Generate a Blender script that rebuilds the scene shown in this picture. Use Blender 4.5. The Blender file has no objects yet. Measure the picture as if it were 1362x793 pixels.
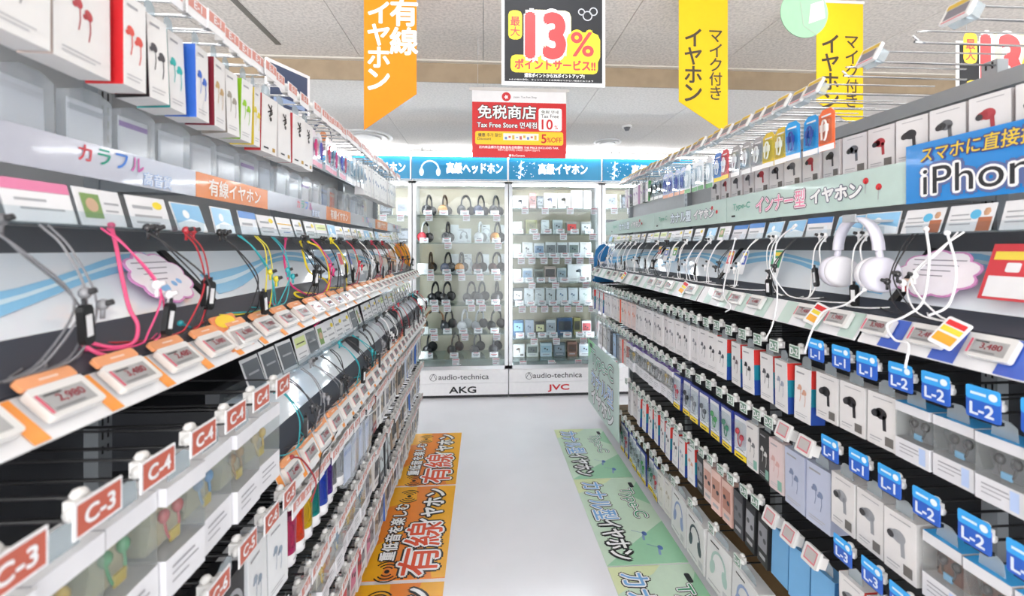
import bpy, math, random
from mathutils import Matrix, Vector
random.seed(11)
PI = math.pi
SC = bpy.context.scene
COL = SC.collection

# ------------------------------------------------------------------ camera
F = 578.0; CX = 681.0; HZ = 330.0; EYE = 1.5
YAW = math.atan((681 - 643) / F)
cd = bpy.data.cameras.new('camera'); cam = bpy.data.objects.new('camera', cd); COL.objects.link(cam)
cam.location = (0, 0, EYE); cam.rotation_euler = (PI / 2, 0, -YAW)
cd.sensor_fit = 'HORIZONTAL'; cd.sensor_width = 36; cd.lens = F / 1362 * 36
cd.shift_y = -(396.5 - HZ) / 1362
cd.clip_start = 0.02
cd.dof.use_dof = True; cd.dof.focus_distance = 2.3; cd.dof.aperture_fstop = 3.2
SC.camera = cam
# ------------------------------------------------------------------ world, exposure
w = bpy.data.worlds.new('world'); SC.world = w; w.use_nodes = True
w.node_tree.nodes['Background'].inputs[0].default_value = (1, 1, 1, 1)
w.node_tree.nodes['Background'].inputs[1].default_value = 3.5
vs = SC.view_settings
vs.view_transform = 'Standard'; vs.look = 'None'; vs.gamma = 1.0; vs.use_curve_mapping = False
vs.exposure = 0.58
MAIN, NEAR = 5.0, 1.2          # emission of the ceiling lamps

# ------------------------------------------------------------------ helpers
def lin(h):
    if isinstance(h, str):
        c = [int(h[i:i + 2], 16) / 255 for i in (0, 2, 4)]
    else:
        c = h
    return tuple(x / 12.92 if x <= .04045 else ((x + .055) / 1.055) ** 2.4 for x in c) + (1,)

MATS = {}
def mat(col, rough=.45, metal=0, coat=0, emit=0, noise=.05, scale=30):
    k = (col, rough, metal, coat, emit, noise, scale)
    if k in MATS: return MATS[k]
    m = bpy.data.materials.new('surface_' + str(col)); m.use_nodes = True
    nt = m.node_tree; b = nt.nodes['Principled BSDF']; c = lin(col)
    b.inputs['Base Color'].default_value = c
    b.inputs['Roughness'].default_value = rough; b.inputs['Metallic'].default_value = metal
    b.inputs['Coat Weight'].default_value = coat; b.inputs['Coat Roughness'].default_value = .05
    if emit:
        b.inputs['Emission Color'].default_value = c; b.inputs['Emission Strength'].default_value = emit
    elif noise:
        tc = nt.nodes.new('ShaderNodeTexCoord'); n = nt.nodes.new('ShaderNodeTexNoise')
        n.inputs['Scale'].default_value = scale; n.inputs['Detail'].default_value = 3
        mx = nt.nodes.new('ShaderNodeMix'); mx.data_type = 'RGBA'
        mx.inputs[6].default_value = tuple(max(0, x * (1 - noise)) for x in c[:3]) + (1,)
        mx.inputs[7].default_value = tuple(min(1, x * (1 + noise)) for x in c[:3]) + (1,)
        nt.links.new(tc.outputs['Object'], n.inputs['Vector'])
        nt.links.new(n.outputs['Fac'], mx.inputs[0]); nt.links.new(mx.outputs[2], b.inputs['Base Color'])
    MATS[k] = m
    return m
def clear(tint='f4f8fa', rough=.04, haze=0.0):
    k = ('clear', tint, rough, haze)
    if k in MATS: return MATS[k]
    m = bpy.data.materials.new('clear_plastic_' + tint); m.use_nodes = True
    nt = m.node_tree; nt.nodes.clear()
    o = nt.nodes.new('ShaderNodeOutputMaterial'); t = nt.nodes.new('ShaderNodeBsdfTransparent'); g = nt.nodes.new('ShaderNodeBsdfGlossy')
    d = nt.nodes.new('ShaderNodeBsdfDiffuse'); d.inputs[0].default_value = lin(tint)
    t.inputs[0].default_value = lin(tint); g.inputs['Roughness'].default_value = rough
    lw = nt.nodes.new('ShaderNodeLayerWeight'); lw.inputs[0].default_value = .5
    pw = nt.nodes.new('ShaderNodeMath'); pw.operation = 'POWER'; pw.inputs[1].default_value = 4.0; nt.links.new(lw.outputs['Facing'], pw.inputs[0])
    fr = nt.nodes.new('ShaderNodeMapRange'); fr.inputs[3].default_value = .03; fr.inputs[4].default_value = .85; nt.links.new(pw.outputs[0], fr.inputs[0])
    m1 = nt.nodes.new('ShaderNodeMixShader'); m1.inputs[0].default_value = haze
    m2 = nt.nodes.new('ShaderNodeMixShader')
    nt.links.new(t.outputs[0], m1.inputs[1]); nt.links.new(d.outputs[0], m1.inputs[2])
    nt.links.new(fr.outputs[0], m2.inputs[0]); nt.links.new(m1.outputs[0], m2.inputs[1]); nt.links.new(g.outputs[0], m2.inputs[2])
    nt.links.new(m2.outputs[0], o.inputs[0])
    MATS[k] = m
    return m
def bumped(col, rough, scale, strength, noise=.06, metal=0, col2=None):
    m = bpy.data.materials.new('surface_' + col); m.use_nodes = True
    nt = m.node_tree; b = nt.nodes['Principled BSDF']; c = lin(col)
    c2 = lin(col2) if col2 else tuple(x * (1 - noise) for x in c[:3]) + (1,)
    tc = nt.nodes.new('ShaderNodeTexCoord'); n = nt.nodes.new('ShaderNodeTexNoise')
    n.inputs['Scale'].default_value = scale; n.inputs['Detail'].default_value = 4
    r = nt.nodes.new('ShaderNodeValToRGB'); r.color_ramp.elements[0].position = .35; r.color_ramp.elements[1].position = .6
    r.color_ramp.elements[0].color = c2; r.color_ramp.elements[1].color = c
    bp = nt.nodes.new('ShaderNodeBump'); bp.inputs['Strength'].default_value = strength; bp.inputs['Distance'].default_value = .01
    nt.links.new(tc.outputs['Object'], n.inputs['Vector']); nt.links.new(n.outputs['Fac'], r.inputs[0])
    nt.links.new(r.outputs[0], b.inputs['Base Color']); nt.links.new(n.outputs['Fac'], bp.inputs['Height'])
    nt.links.new(bp.outputs[0], b.inputs['Normal']); b.inputs['Roughness'].default_value = rough
    return m

_T = {}
def tgeo(body, bold):
    k = (body, bold)
    if k not in _T:
        cu = bpy.data.curves.new('t', 'FONT'); cu.body = body; cu.offset = bold; cu.resolution_u = 4 if body.isascii() else 2
        cu.align_x = 'CENTER'; cu.align_y = 'CENTER'
        ob = bpy.data.objects.new('t', cu); me = ob.to_mesh()
        v = [(p.co.x, p.co.y) for p in me.vertices]; f = [tuple(p.vertices) for p in me.polygons]
        ob.to_mesh_clear(); bpy.data.objects.remove(ob); bpy.data.curves.remove(cu)
        if v:
            cx = (min(p[0] for p in v) + max(p[0] for p in v)) / 2; cy = (min(p[1] for p in v) + max(p[1] for p in v)) / 2
            wd = max(p[0] for p in v) - min(p[0] for p in v); ht = max(p[1] for p in v) - min(p[1] for p in v)
        else: cx = cy = 0; wd = ht = 1
        _T[k] = ([(p[0] - cx, p[1] - cy) for p in v], f, wd, ht)
    return _T[k]

def smooth_path(pts, n=6):
    pts = [Vector(p) for p in pts]
    if len(pts) < 3: return pts
    P = [pts[0] * 2 - pts[1]] + pts + [pts[-1] * 2 - pts[-2]]
    out = []
    for i in range(1, len(P) - 2):
        a, b, c, d = P[i - 1:i + 3]
        for j in range(n):
            t = j / n
            out.append(.5 * ((2 * b) + (c - a) * t + (2 * a - 5 * b + 4 * c - d) * t * t + (3 * b - a - 3 * c + d) * t ** 3))
    out.append(pts[-1])
    return out

def ring(r):
    return [(0, 0)] + ([(r * math.cos(a * PI / 4), r * math.sin(a * PI / 4)) for a in range(8)] if r > 0 else [])

class MB:
    """collects faces; front of a thing looks to -Y, width is X, up is Z"""
    def __init__(s, M=None): s.v = []; s.f = []; s.mi = []; s.sm = []; s.mats = []; s.M = M or Matrix()
    def add(s, vs_, fs, m, smooth=False):
        if m not in s.mats: s.mats.append(m)
        i = s.mats.index(m); o = len(s.v)
        s.v += [tuple(s.M @ Vector(p)) for p in vs_]
        for f in fs: s.f.append(tuple(o + k for k in f)); s.mi.append(i); s.sm.append(smooth)
        return s
    def box(s, x0, x1, y0, y1, z0, z1, m):
        return s.add([(x0, y0, z0), (x1, y0, z0), (x1, y1, z0), (x0, y1, z0), (x0, y0, z1), (x1, y0, z1), (x1, y1, z1), (x0, y1, z1)],
                     [(0, 3, 2, 1), (4, 5, 6, 7), (0, 1, 5, 4), (1, 2, 6, 5), (2, 3, 7, 6), (3, 0, 4, 7)], m)
    def rbox(s, x0, x1, y0, y1, z0, z1, m, r=.004):
        """box with chamfered vertical-face corners (rounded outline in XZ)"""
        p = []
        for cx, cz, a0 in ((x1 - r, z1 - r, 0), (x0 + r, z1 - r, 90), (x0 + r, z0 + r, 180), (x1 - r, z0 + r, 270)):
            for k in (0, 45, 90): p.append((cx + r * math.cos(math.radians(a0 + k)), cz + r * math.sin(math.radians(a0 + k))))
        return s.prism(p, y0, y1, m)
    def prism(s, p, y0, y1, m, side=None):
        n = len(p)
        s.add([(a, y0, b) for a, b in p], [tuple(range(n))], m)
        s.add([(a, y1, b) for a, b in p], [tuple(reversed(range(n)))], m)
        return s.add([(a, y0, b) for a, b in p] + [(a, y1, b) for a, b in p],
              [(i, i + n, (i + 1) % n + n, (i + 1) % n) for i in range(n)], side or m)
    def poly(s, p, y, m): return s.add([(a, y, b) for a, b in p], [tuple(range(len(p)))], m)
    def rect(s, x0, x1, z0, z1, y, m): return s.poly([(x0, z0), (x1, z0), (x1, z1), (x0, z1)], y, m)
    def disc(s, cx, cz, r, y, m, rz=None, rot=0, n=14):
        rz = rz or r; ca, sa = math.cos(rot), math.sin(rot)
        return s.poly([(cx + r * math.cos(t) * ca - rz * math.sin(t) * sa, cz + r * math.cos(t) * sa + rz * math.sin(t) * ca)
                       for t in [2 * PI * i / n for i in range(n)]], y, m)
    def stroke(s, pts, wd, y, m):
        for (x0, z0), (x1, z1) in zip(pts, pts[1:]):
            d = math.hypot(x1 - x0, z1 - z0) or 1; nx, nz = -(z1 - z0) / d * wd / 2, (x1 - x0) / d * wd / 2
            s.poly([(x0 - nx, z0 - nz), (x1 - nx, z1 - nz), (x1 + nx, z1 + nz), (x0 + nx, z0 + nz)], y, m)
        return s
    def quad(s, pts, m): return s.add(pts, [tuple(range(len(pts)))], m)
    def slab(s, a, b, c, d, t, m):
        """four corner points and a thickness along the normal"""
        a, b, c, d = map(Vector, (a, b, c, d)); n = (b - a).cross(d - a).normalized() * t
        P = [a, b, c, d]; Q = [p - n for p in P]
        return s.add(P + Q, [(0, 1, 2, 3), (7, 6, 5, 4), (0, 4, 5, 1), (1, 5, 6, 2), (2, 6, 7, 3), (3, 7, 4, 0)], m)
    def tube(s, pts, r, m, sides=6, n=6, rr=None):
        P = smooth_path(pts, n) if n > 1 else [Vector(p) for p in pts]
        vs_, fs = [], []; up = Vector((0, 0, 1)); prev = None
        for i, p in enumerate(P):
            t = (P[min(i + 1, len(P) - 1)] - P[max(i - 1, 0)])
            t = t.normalized() if t.length > 1e-9 else Vector((0, 0, 1))
            if prev is None:
                u = t.cross(up) if abs(t.z) < .95 else t.cross(Vector((1, 0, 0)))
            else: u = prev - t * prev.dot(t)
            u = u.normalized() if u.length > 1e-9 else Vector((1, 0, 0)); prev = u; v = t.cross(u)
            q = r if rr is None else rr[min(i, len(rr) - 1)]
            for k in range(sides):
                a = 2 * PI * k / sides; vs_.append(p + u * (q * math.cos(a)) + v * (q * math.sin(a)))
        for i in range(len(P) - 1):
            for k in range(sides):
                a = i * sides + k; b = i * sides + (k + 1) % sides
                fs.append((a, b, b + sides, a + sides))
        fs.append(tuple(reversed(range(sides)))); o = (len(P) - 1) * sides; fs.append(tuple(o + k for k in range(sides)))
        return s.add(vs_, fs, m, True)
    def cyl(s, a, b, r, m, sides=12, r2=None):
        return s.tube([a, b], r, m, sides, 1, [r, r if r2 is None else r2])
    def ball(s, c, rx, ry, rz, m, seg=10, rings=6):
        vs_ = []; fs = []
        for i in range(rings + 1):
            th = PI * i / rings
            for k in range(seg):
                a = 2 * PI * k / seg
                vs_.append((c[0] + rx * math.sin(th) * math.cos(a), c[1] + ry * math.sin(th) * math.sin(a), c[2] + rz * math.cos(th)))
        for i in range(rings):
            for k in range(seg):
                a = i * seg + k; b = i * seg + (k + 1) % seg
                fs.append((a, a + seg, b + seg, b))
        return s.add(vs_, fs, m, True)
    def text(s, body, x, z, h, m, y=0, bold=0.0, width=None, slant=0, maxw=None):
        """body centred on (x,z), glyph box height h (or scaled to width)"""
        cjk = bold > 0
        v, f, wd, ht = tgeo(body, 0.0 if cjk else bold)
        k = h / ht; kx = k; r = bold * k if cjk else 0
        if width: kx = (width - 2 * r) / wd
        elif maxw and wd * k > maxw: kx = maxw / wd
        for q, (dx, dz) in enumerate(ring(r)):
            s.add([(x + dx + (p[0] + slant * p[1]) * kx, y - q * 3e-5, z + dz + p[1] * k) for p in v], f, m)
        return s
    def vtext(s, body, x, ztop, size, m, y=0, bold=0.0, pitch=1.08):
        for i, ch in enumerate(body):
            v, f, wd, ht = tgeo(ch, 0.0); k = size / max(wd, ht, .75)
            for q, (dx, dz) in enumerate(ring(bold * k)):
                s.add([(x + dx + p[0] * k, y - q * 3e-5, ztop + dz - (i * pitch + .5) * size + p[1] * k) for p in v], f, m)
        return s
    def mesh(s, name):
        me = bpy.data.meshes.new(name); me.from_pydata(s.v, [], s.f)
        for m in s.mats: me.materials.append(m)
        me.polygons.foreach_set('material_index', s.mi); me.polygons.foreach_set('use_smooth', s.sm)
        me.update(); return me
    def build(s, name, parent=None):
        o = bpy.data.objects.new(name, s.mesh(name)); COL.objects.link(o); o.parent = parent
        return o

def tag(o, label, cat, group=None, kind=None):
    if label: o['label'] = label
    if cat: o['category'] = cat
    if group: o['group'] = group
    if kind: o['kind'] = kind
    return o
def struct(o, label=None):
    o['kind'] = 'structure'
    if label: o['label'] = label
    return o
def thing(name, label, cat, loc=(0, 0, 0), rz=0, group=None, rx=0):
    e = bpy.data.objects.new(name, None); COL.objects.link(e); e.empty_display_size = .05
    e.location = loc; e.rotation_euler = (rx, 0, rz)
    return tag(e, label, cat, group)
def inst(name, me, parent=None, loc=(0, 0, 0), rot=(0, 0, 0)):
    o = bpy.data.objects.new(name, me); COL.objects.link(o); o.parent = parent
    o.location = loc; o.rotation_euler = rot
    return o
ORD = 'first second third fourth fifth sixth seventh eighth ninth tenth eleventh twelfth thirteenth fourteenth fifteenth sixteenth seventeenth eighteenth nineteenth twentieth'.split()
def nth(i):
    if i < 20: return ORD[i]
    tens = {2: 'twenty', 3: 'thirty', 4: 'forty', 5: 'fifty'}[(i + 1) // 10]
    return (tens + '-' + ORD[(i + 1) % 10 - 1]) if (i + 1) % 10 else {3: 'thirtieth', 4: 'fortieth', 5: 'fiftieth'}[(i + 1) // 10]

# photograph pixel -> place, given the plane |X| = dep (side s) or Y = const
def Yx(px, X): return X / math.tan(math.atan((px - CX) / F) + YAW)
def dep_of(X, Y): return X * math.sin(YAW) + Y * math.cos(YAW)
def onX(px, py, X):
    Y = Yx(px, X); return Vector((X, Y, EYE + (HZ - py) / F * dep_of(X, Y)))
def onY(px, py, Y):
    X = Y * math.tan(math.atan((px - CX) / F) + YAW); return Vector((X, Y, EYE + (HZ - py) / F * dep_of(X, Y)))

# ------------------------------------------------------------------ common materials
WHITE = mat('f2f2f2', .4); PAPER = mat('e6e6e8', .4); GREY = mat('a8abae', .4); DARK = mat('23252a', .45); BLACK = mat('101012', .35)
MIDG = mat('6e7277', .45); CHROME = mat('d8dadc', .16, 1, noise=0); ORANGE = mat('f59a3c', .4, coat=.3); RED = mat('d8282c', .4)
CLEAR = clear(); CLEARH = clear('f4f8fa', .06, .12); CLEARB = clear('e6eef2', .08, .3)
PLASTW = mat('dcdbd9', .35); TAGRED = mat('b9604f', .45); TAGGRN = mat('6f927f', .45); TAGBLU = mat('2f62c4', .4); SKYB = mat('3ea7ee', .4)
SCREEN = mat('a5a6a6', .25, coat=.6); INK = mat('2b2b2e', .5); GLASSY = mat('dfe6ea', .08, coat=1.0)
SIDEC = {c: mat(c, .4) for c in ('c9242a', '1b1b1d', '1f9a98', '2f62c0', '7b1f2d', '8d8880', '8cc01f', 'e6c53a', 'd23c86', 'e46a2b', '1d6f93', '23499c', 'dedede')}

# ------------------------------------------------------------------ setting
def room():
    fl = MB().box(-4.5, 4.5, -3.4, 6.3, -.05, 0, FLOOR).build('floor'); struct(fl, 'glossy white vinyl shop floor')
    # near ceiling 2.90 m, lower far ceiling 2.75 m with a beige fascia between them
    NC, FC, YB = 2.90, 2.75, 3.30
    c = bpy.data.objects.new('ceiling', None); COL.objects.link(c); struct(c, 'speckled white acoustic ceiling')
    def tiles(y0, y1, z, nx, ny, m):
        me = None
        dx = 9.0 / nx; dy = (y1 - y0) / ny
        me = MB().box(.002, dx - .002, .002, dy - .002, 0, .02, m).mesh('ceiling_panel')
        for i in range(nx):
            for j in range(ny): inst('ceiling_panel', me, c, (-4.5 + i * dx, y0 + j * dy, z))
    tiles(-3.4, YB, NC, 10, 7, CEILN); tiles(YB, 6.3, FC, 10, 3, CEILF)
    MB().box(-4.5, 4.5, -3.4, 6.3, NC + .021, NC + .06, GREY).build('ceiling_slab', c)
    struct(MB().box(-4.5, 4.5, YB - .012, YB, FC - .004, NC - .012, BEAM).build('trim_1'), 'beige fascia where the ceiling steps down')
    struct(MB().box(-4.5, 4.5, YB - .05, YB - .012, NC - .012, NC - .001, mat('d9d4cb', .5)).build('trim_2'), 'pale edge strip along the top of the beige fascia')
    struct(MB().box(-4.5, 4.5, 6.2, 6.3, 0, 2.9, WALL).build('wall_back'), 'white wall behind the glass showcases')
    struct(MB().box(-4.6, -4.5, -3.4, 6.3, 0, 2.9, WALL).build('wall_left'), 'white wall far left beyond the racks')
    struct(MB().box(4.5, 4.6, -3.4, 6.3, 0, 2.9, WALL).build('wall_right'), 'white wall far right beyond the racks')
    # wall behind the camera left out so white world light fills the aisle
    # slot diffuser in the near ceiling
    tag(MB().box(-1.42, -1.385, 1.6, 3.08, NC - .006, NC - .0005, mat('77736d', .5)).build('slot_vent'), 'thin dark linear slot vent in the ceiling above left rack', 'vent')
    # lamps: battens, housing + diffuser; rods and upward tubes added to light the ceiling
    def batten(x, y, z, lx, ly, lab, drop, em):
        t = thing('ceiling_light', lab, 'ceiling light', (x, y, z), 0, 'ceiling lamps of the shop'); L1 = mat('fbfdff', .5, emit=em)
        for k in (-.3, .3): MB().cyl((k * lx if lx > ly else 0, k * ly if ly > lx else 0, -.0005), (k * lx if lx > ly else 0, k * ly if ly > lx else 0, -drop), .006, WHITE, 8).build('rod', t)
        MB().box(-lx / 2, lx / 2, -ly / 2, ly / 2, -drop - .005, -drop, WHITE).build('housing', t)
        MB().box(-lx / 2 + .02, lx / 2 - .02, -ly / 2 + .02, ly / 2 - .02, -drop - .022, -drop - .005, L1).build('diffuser', t)
        for k in (-1, 1):
            q = -drop + .018
            a = (-lx / 2, k * ly * .3, q) if lx > ly else (k * lx * .3, -ly / 2, q); c = (lx / 2, k * ly * .3, q) if lx > ly else (k * lx * .3, ly / 2, q)
            MB().cyl(a, c, .012, L1, 8).build('tube', t)
    for iy, (y, em, drop) in enumerate(((-2.2, NEAR, .15), (-.8, NEAR, .15), (1.65, MAIN, .05))):
        for ix, x in enumerate((-2.9, -1.25, .2, 1.75, 3.3)):
            batten(x, y, NC, .16, 1.1, f'ceiling light out of view, {nth(iy)} row and {nth(ix)} from the left', drop, em)
    for ix, x in enumerate((-3.2, -1.6, 0, 1.6, 3.2)):
        batten(x, 5.45, FC, 1.45, .12, f'{nth(ix)} lamp from the left of the bright row behind showcases', .1, 7.0)
    # round ceiling fittings
    for px, py, d, lab in ((487, 184, .58, 'large round white ceiling diffuser above the left rack'), (808, 186, .32, 'small round white ceiling downlight above right showcase')):
        dp = (FC - EYE) * F / (HZ - py); p = onY(px, py, dp)
        t = thing('ceiling_diffuser', lab, 'ceiling vent', (p.x, p.y, FC))
        for k, (r0, r1, z) in enumerate(((d / 2, d * .44, -.012), (d * .40, d * .30, -.02), (d * .27, 0, -.03))):
            m = MB(); N = 28
            vo = [(r0 * math.cos(2 * PI * i / N), r0 * math.sin(2 * PI * i / N), z) for i in range(N)]
            vt = [(r0 * math.cos(2 * PI * i / N), r0 * math.sin(2 * PI * i / N), -.0005) for i in range(N)]
            vi = [(r1 * math.cos(2 * PI * i / N), r1 * math.sin(2 * PI * i / N), z) for i in range(N)]
            m.add(vo + vi + vt, [(i, (i + 1) % N, N + (i + 1) % N, N + i) for i in range(N)] + [(2 * N + i, 2 * N + (i + 1) % N, (i + 1) % N, i) for i in range(N)], WHITE if k != 1 else PLASTW)
            m.build('ring', t)
    p = onY(834, 166, 4.35)
    t = thing('smoke_detector', 'small grey smoke detector on the white ceiling', 'detector', (p.x, p.y, FC))
    MB().cyl((0, 0, -.0005), (0, 0, -.02), .05, WHITE, 16).build('base', t); MB().cyl((0, 0, -.02), (0, 0, -.05), .035, MIDG, 14, .02).build('head', t)
FLOOR = bumped('f2f2f7', .16, 3, .015, .03)
CEILN = bumped('e6dfd8', .9, 55, .35, .22); CEILF = bumped('eae6e2', .9, 55, .3, .14)
BEAM = bumped('a8957c', .55, 9, .05, .12); WALL = bumped('e9e8e6', .6, 4, .02, .03)
room()

# ------------------------------------------------------------------ floor mats
def mats():
    YEL = mat('f6b21c', .3, coat=.4); ORG = mat('f08a2a', .3, coat=.4); WH = mat('fbfbfb', .3); BK = mat('17171a', .3); RD = mat('e2532c', .3)
    # local: x runs along the mat (reading direction), z across it; laid on the floor
    def place(name, lab, x_read_dir, ox, oy):
        t = thing(name, lab, 'floor mat', (ox, oy, 0))
        return t
    L, W = .765, .395
    for i, y0 in enumerate((2.775, 1.99, 1.2)):
        t = thing('floor_mat', ['orange floor mat with white lettering, farthest along left rack', 'orange floor mat with white lettering, nearer one beside left rack', 'orange floor mat with white lettering, cut by the bottom of the view'][i], 'floor mat', (-.175, y0, 0), 0, 'orange floor mats')
        # reading direction +Y, glyph up = -X : local (x,z) -> world (-z, x)
        M = Matrix(((0, 0, -1, 0), (1, 0, 0, 0), (0, -1, 0, 0.001), (0, 0, 0, 1)))
        m = MB(M); m.box(0, L, -.003, 0, 0, W, ORG)
        m.poly([(0, .0), (L, 0), (L, .10), (L * .55, .16), (0, .06)], -.0034, YEL); m.poly([(0, W), (.2, W), (.35, W * .62), (0, W * .75)], -.0034, YEL); m.poly([(L, W), (L * .72, W), (L * .8, W * .55), (L, W * .6)], -.0034, YEL)
        m.build('sheet', t)
        m = MB(M)
        for b, mm, yy in ((.115, BK, -.004), (.065, WH, -.0046), (.012, RD, -.0052)): m.text('有線', .21, .135, .185, mm, yy, b)
        for b, mm, yy in ((.11, BK, -.004), (.03, WH, -.0052)): m.text('イヤホン', .545, .115, .115, mm, yy, b, maxw=.37)
        m.build('lettering', t).__setitem__('label', 'red and white characters with black outline')
        m = MB(M)
        for b, mm, yy in ((.12, BK, -.004), (.03, WH, -.0052)): m.text('重低音を楽しむ', .35, .29, .075, mm, yy, b, maxw=.46)
        for cx in (.66, .05):
            for k in range(3): 
                rr = .028 + k * .018
                m.stroke([(cx + rr * math.cos(a) * (1 if q else -1), .27 + rr * math.sin(a)) for a in [(-.9 + 1.8 * j / 6) for j in range(7)]] if False else [(cx + rr * math.cos(a), .27 + rr * math.sin(a)) for a in [(-.9 + 1.8 * j / 6) for j in range(7)]], .007, -.0044, BK)
                m.stroke([(cx - rr * math.cos(a), .27 + rr * math.sin(a)) for a in [(-.9 + 1.8 * j / 6) for j in range(7)]], .007, -.0044, BK)
            m.disc(cx, .27, .012, -.0044, BK)
        m.build('slogan', t)
    G1 = mat('cfe6cf', .3, coat=.4); G2 = mat('9fd3ae', .3, coat=.4); G3 = mat('dfe9b8', .3, coat=.4); BL = mat('7fb4e6', .3); GR = mat('3c9a6c', .3); TW = mat('8aa3c8', .4)
    for i, y0 in enumerate((3.545, 2.775, 2.0)):
        t = thing('floor_mat', ['pale green floor mat with lettering, farthest along right rack', 'pale green floor mat with lettering, nearer one beside right rack', 'pale green floor mat with lettering, cut by the bottom of the view'][i], 'floor mat', (.58, y0, 0), 0, 'green floor mats')
        # reading direction -Y, glyph up = +X
        M = Matrix(((0, 0, 1, 0), (-1, 0, 0, 0), (0, -1, 0, 0.001), (0, 0, 0, 1)))
        m = MB(M); m.box(0, L, -.003, 0, 0, W, G1)
        m.poly([(0, 0), (.16, 0), (.05, .2), (0, .25)], -.0034, G3); m.poly([(L, 0), (L, W), (.45, W), (.6, .2)], -.0034, G2); m.poly([(.05, W), (.3, W), (.2, .3)], -.0034, G2)
        m.build('sheet', t)
        m = MB(M)
        for b, mm, yy in ((.10, BK, -.004), (.06, WH, -.0046), (.01, BL, -.0052)): m.text('カナル型', .235, .105, .125, mm, yy, b, maxw=.38)
        for b, mm, yy in ((.11, BK, -.004), (.02, WH, -.0052)): m.text('イヤホン', .58, .10, .115, mm, yy, b, maxw=.30)
        m.build('lettering', t)
        m = MB(M)
        for b, mm, yy in ((.10, BK, -.004), (.06, WH, -.0046), (.0, GR, -.0052)): m.text('Type-C', .27, .29, .09, mm, yy, b, maxw=.3)
        m.rbox(.06, .115, -.0052, -.0034, .335, .36, DARK, .008)
        m.build('type_lettering', t)
        m = MB(M)
        for cx, cz in ((.55, .26), (.66, .30)):
            m.disc(cx, cz, .017, -.0042, mat('5f7fc0', .4), .013); m.stroke([(cx + .01, cz - .01), (cx + .05, cz - .02)], .012, -.0042, TW); m.stroke([(cx, cz), (cx - .03, cz - .06)], .003, -.0042, TW)
        m.build('earphone_print', t)
mats()

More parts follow.
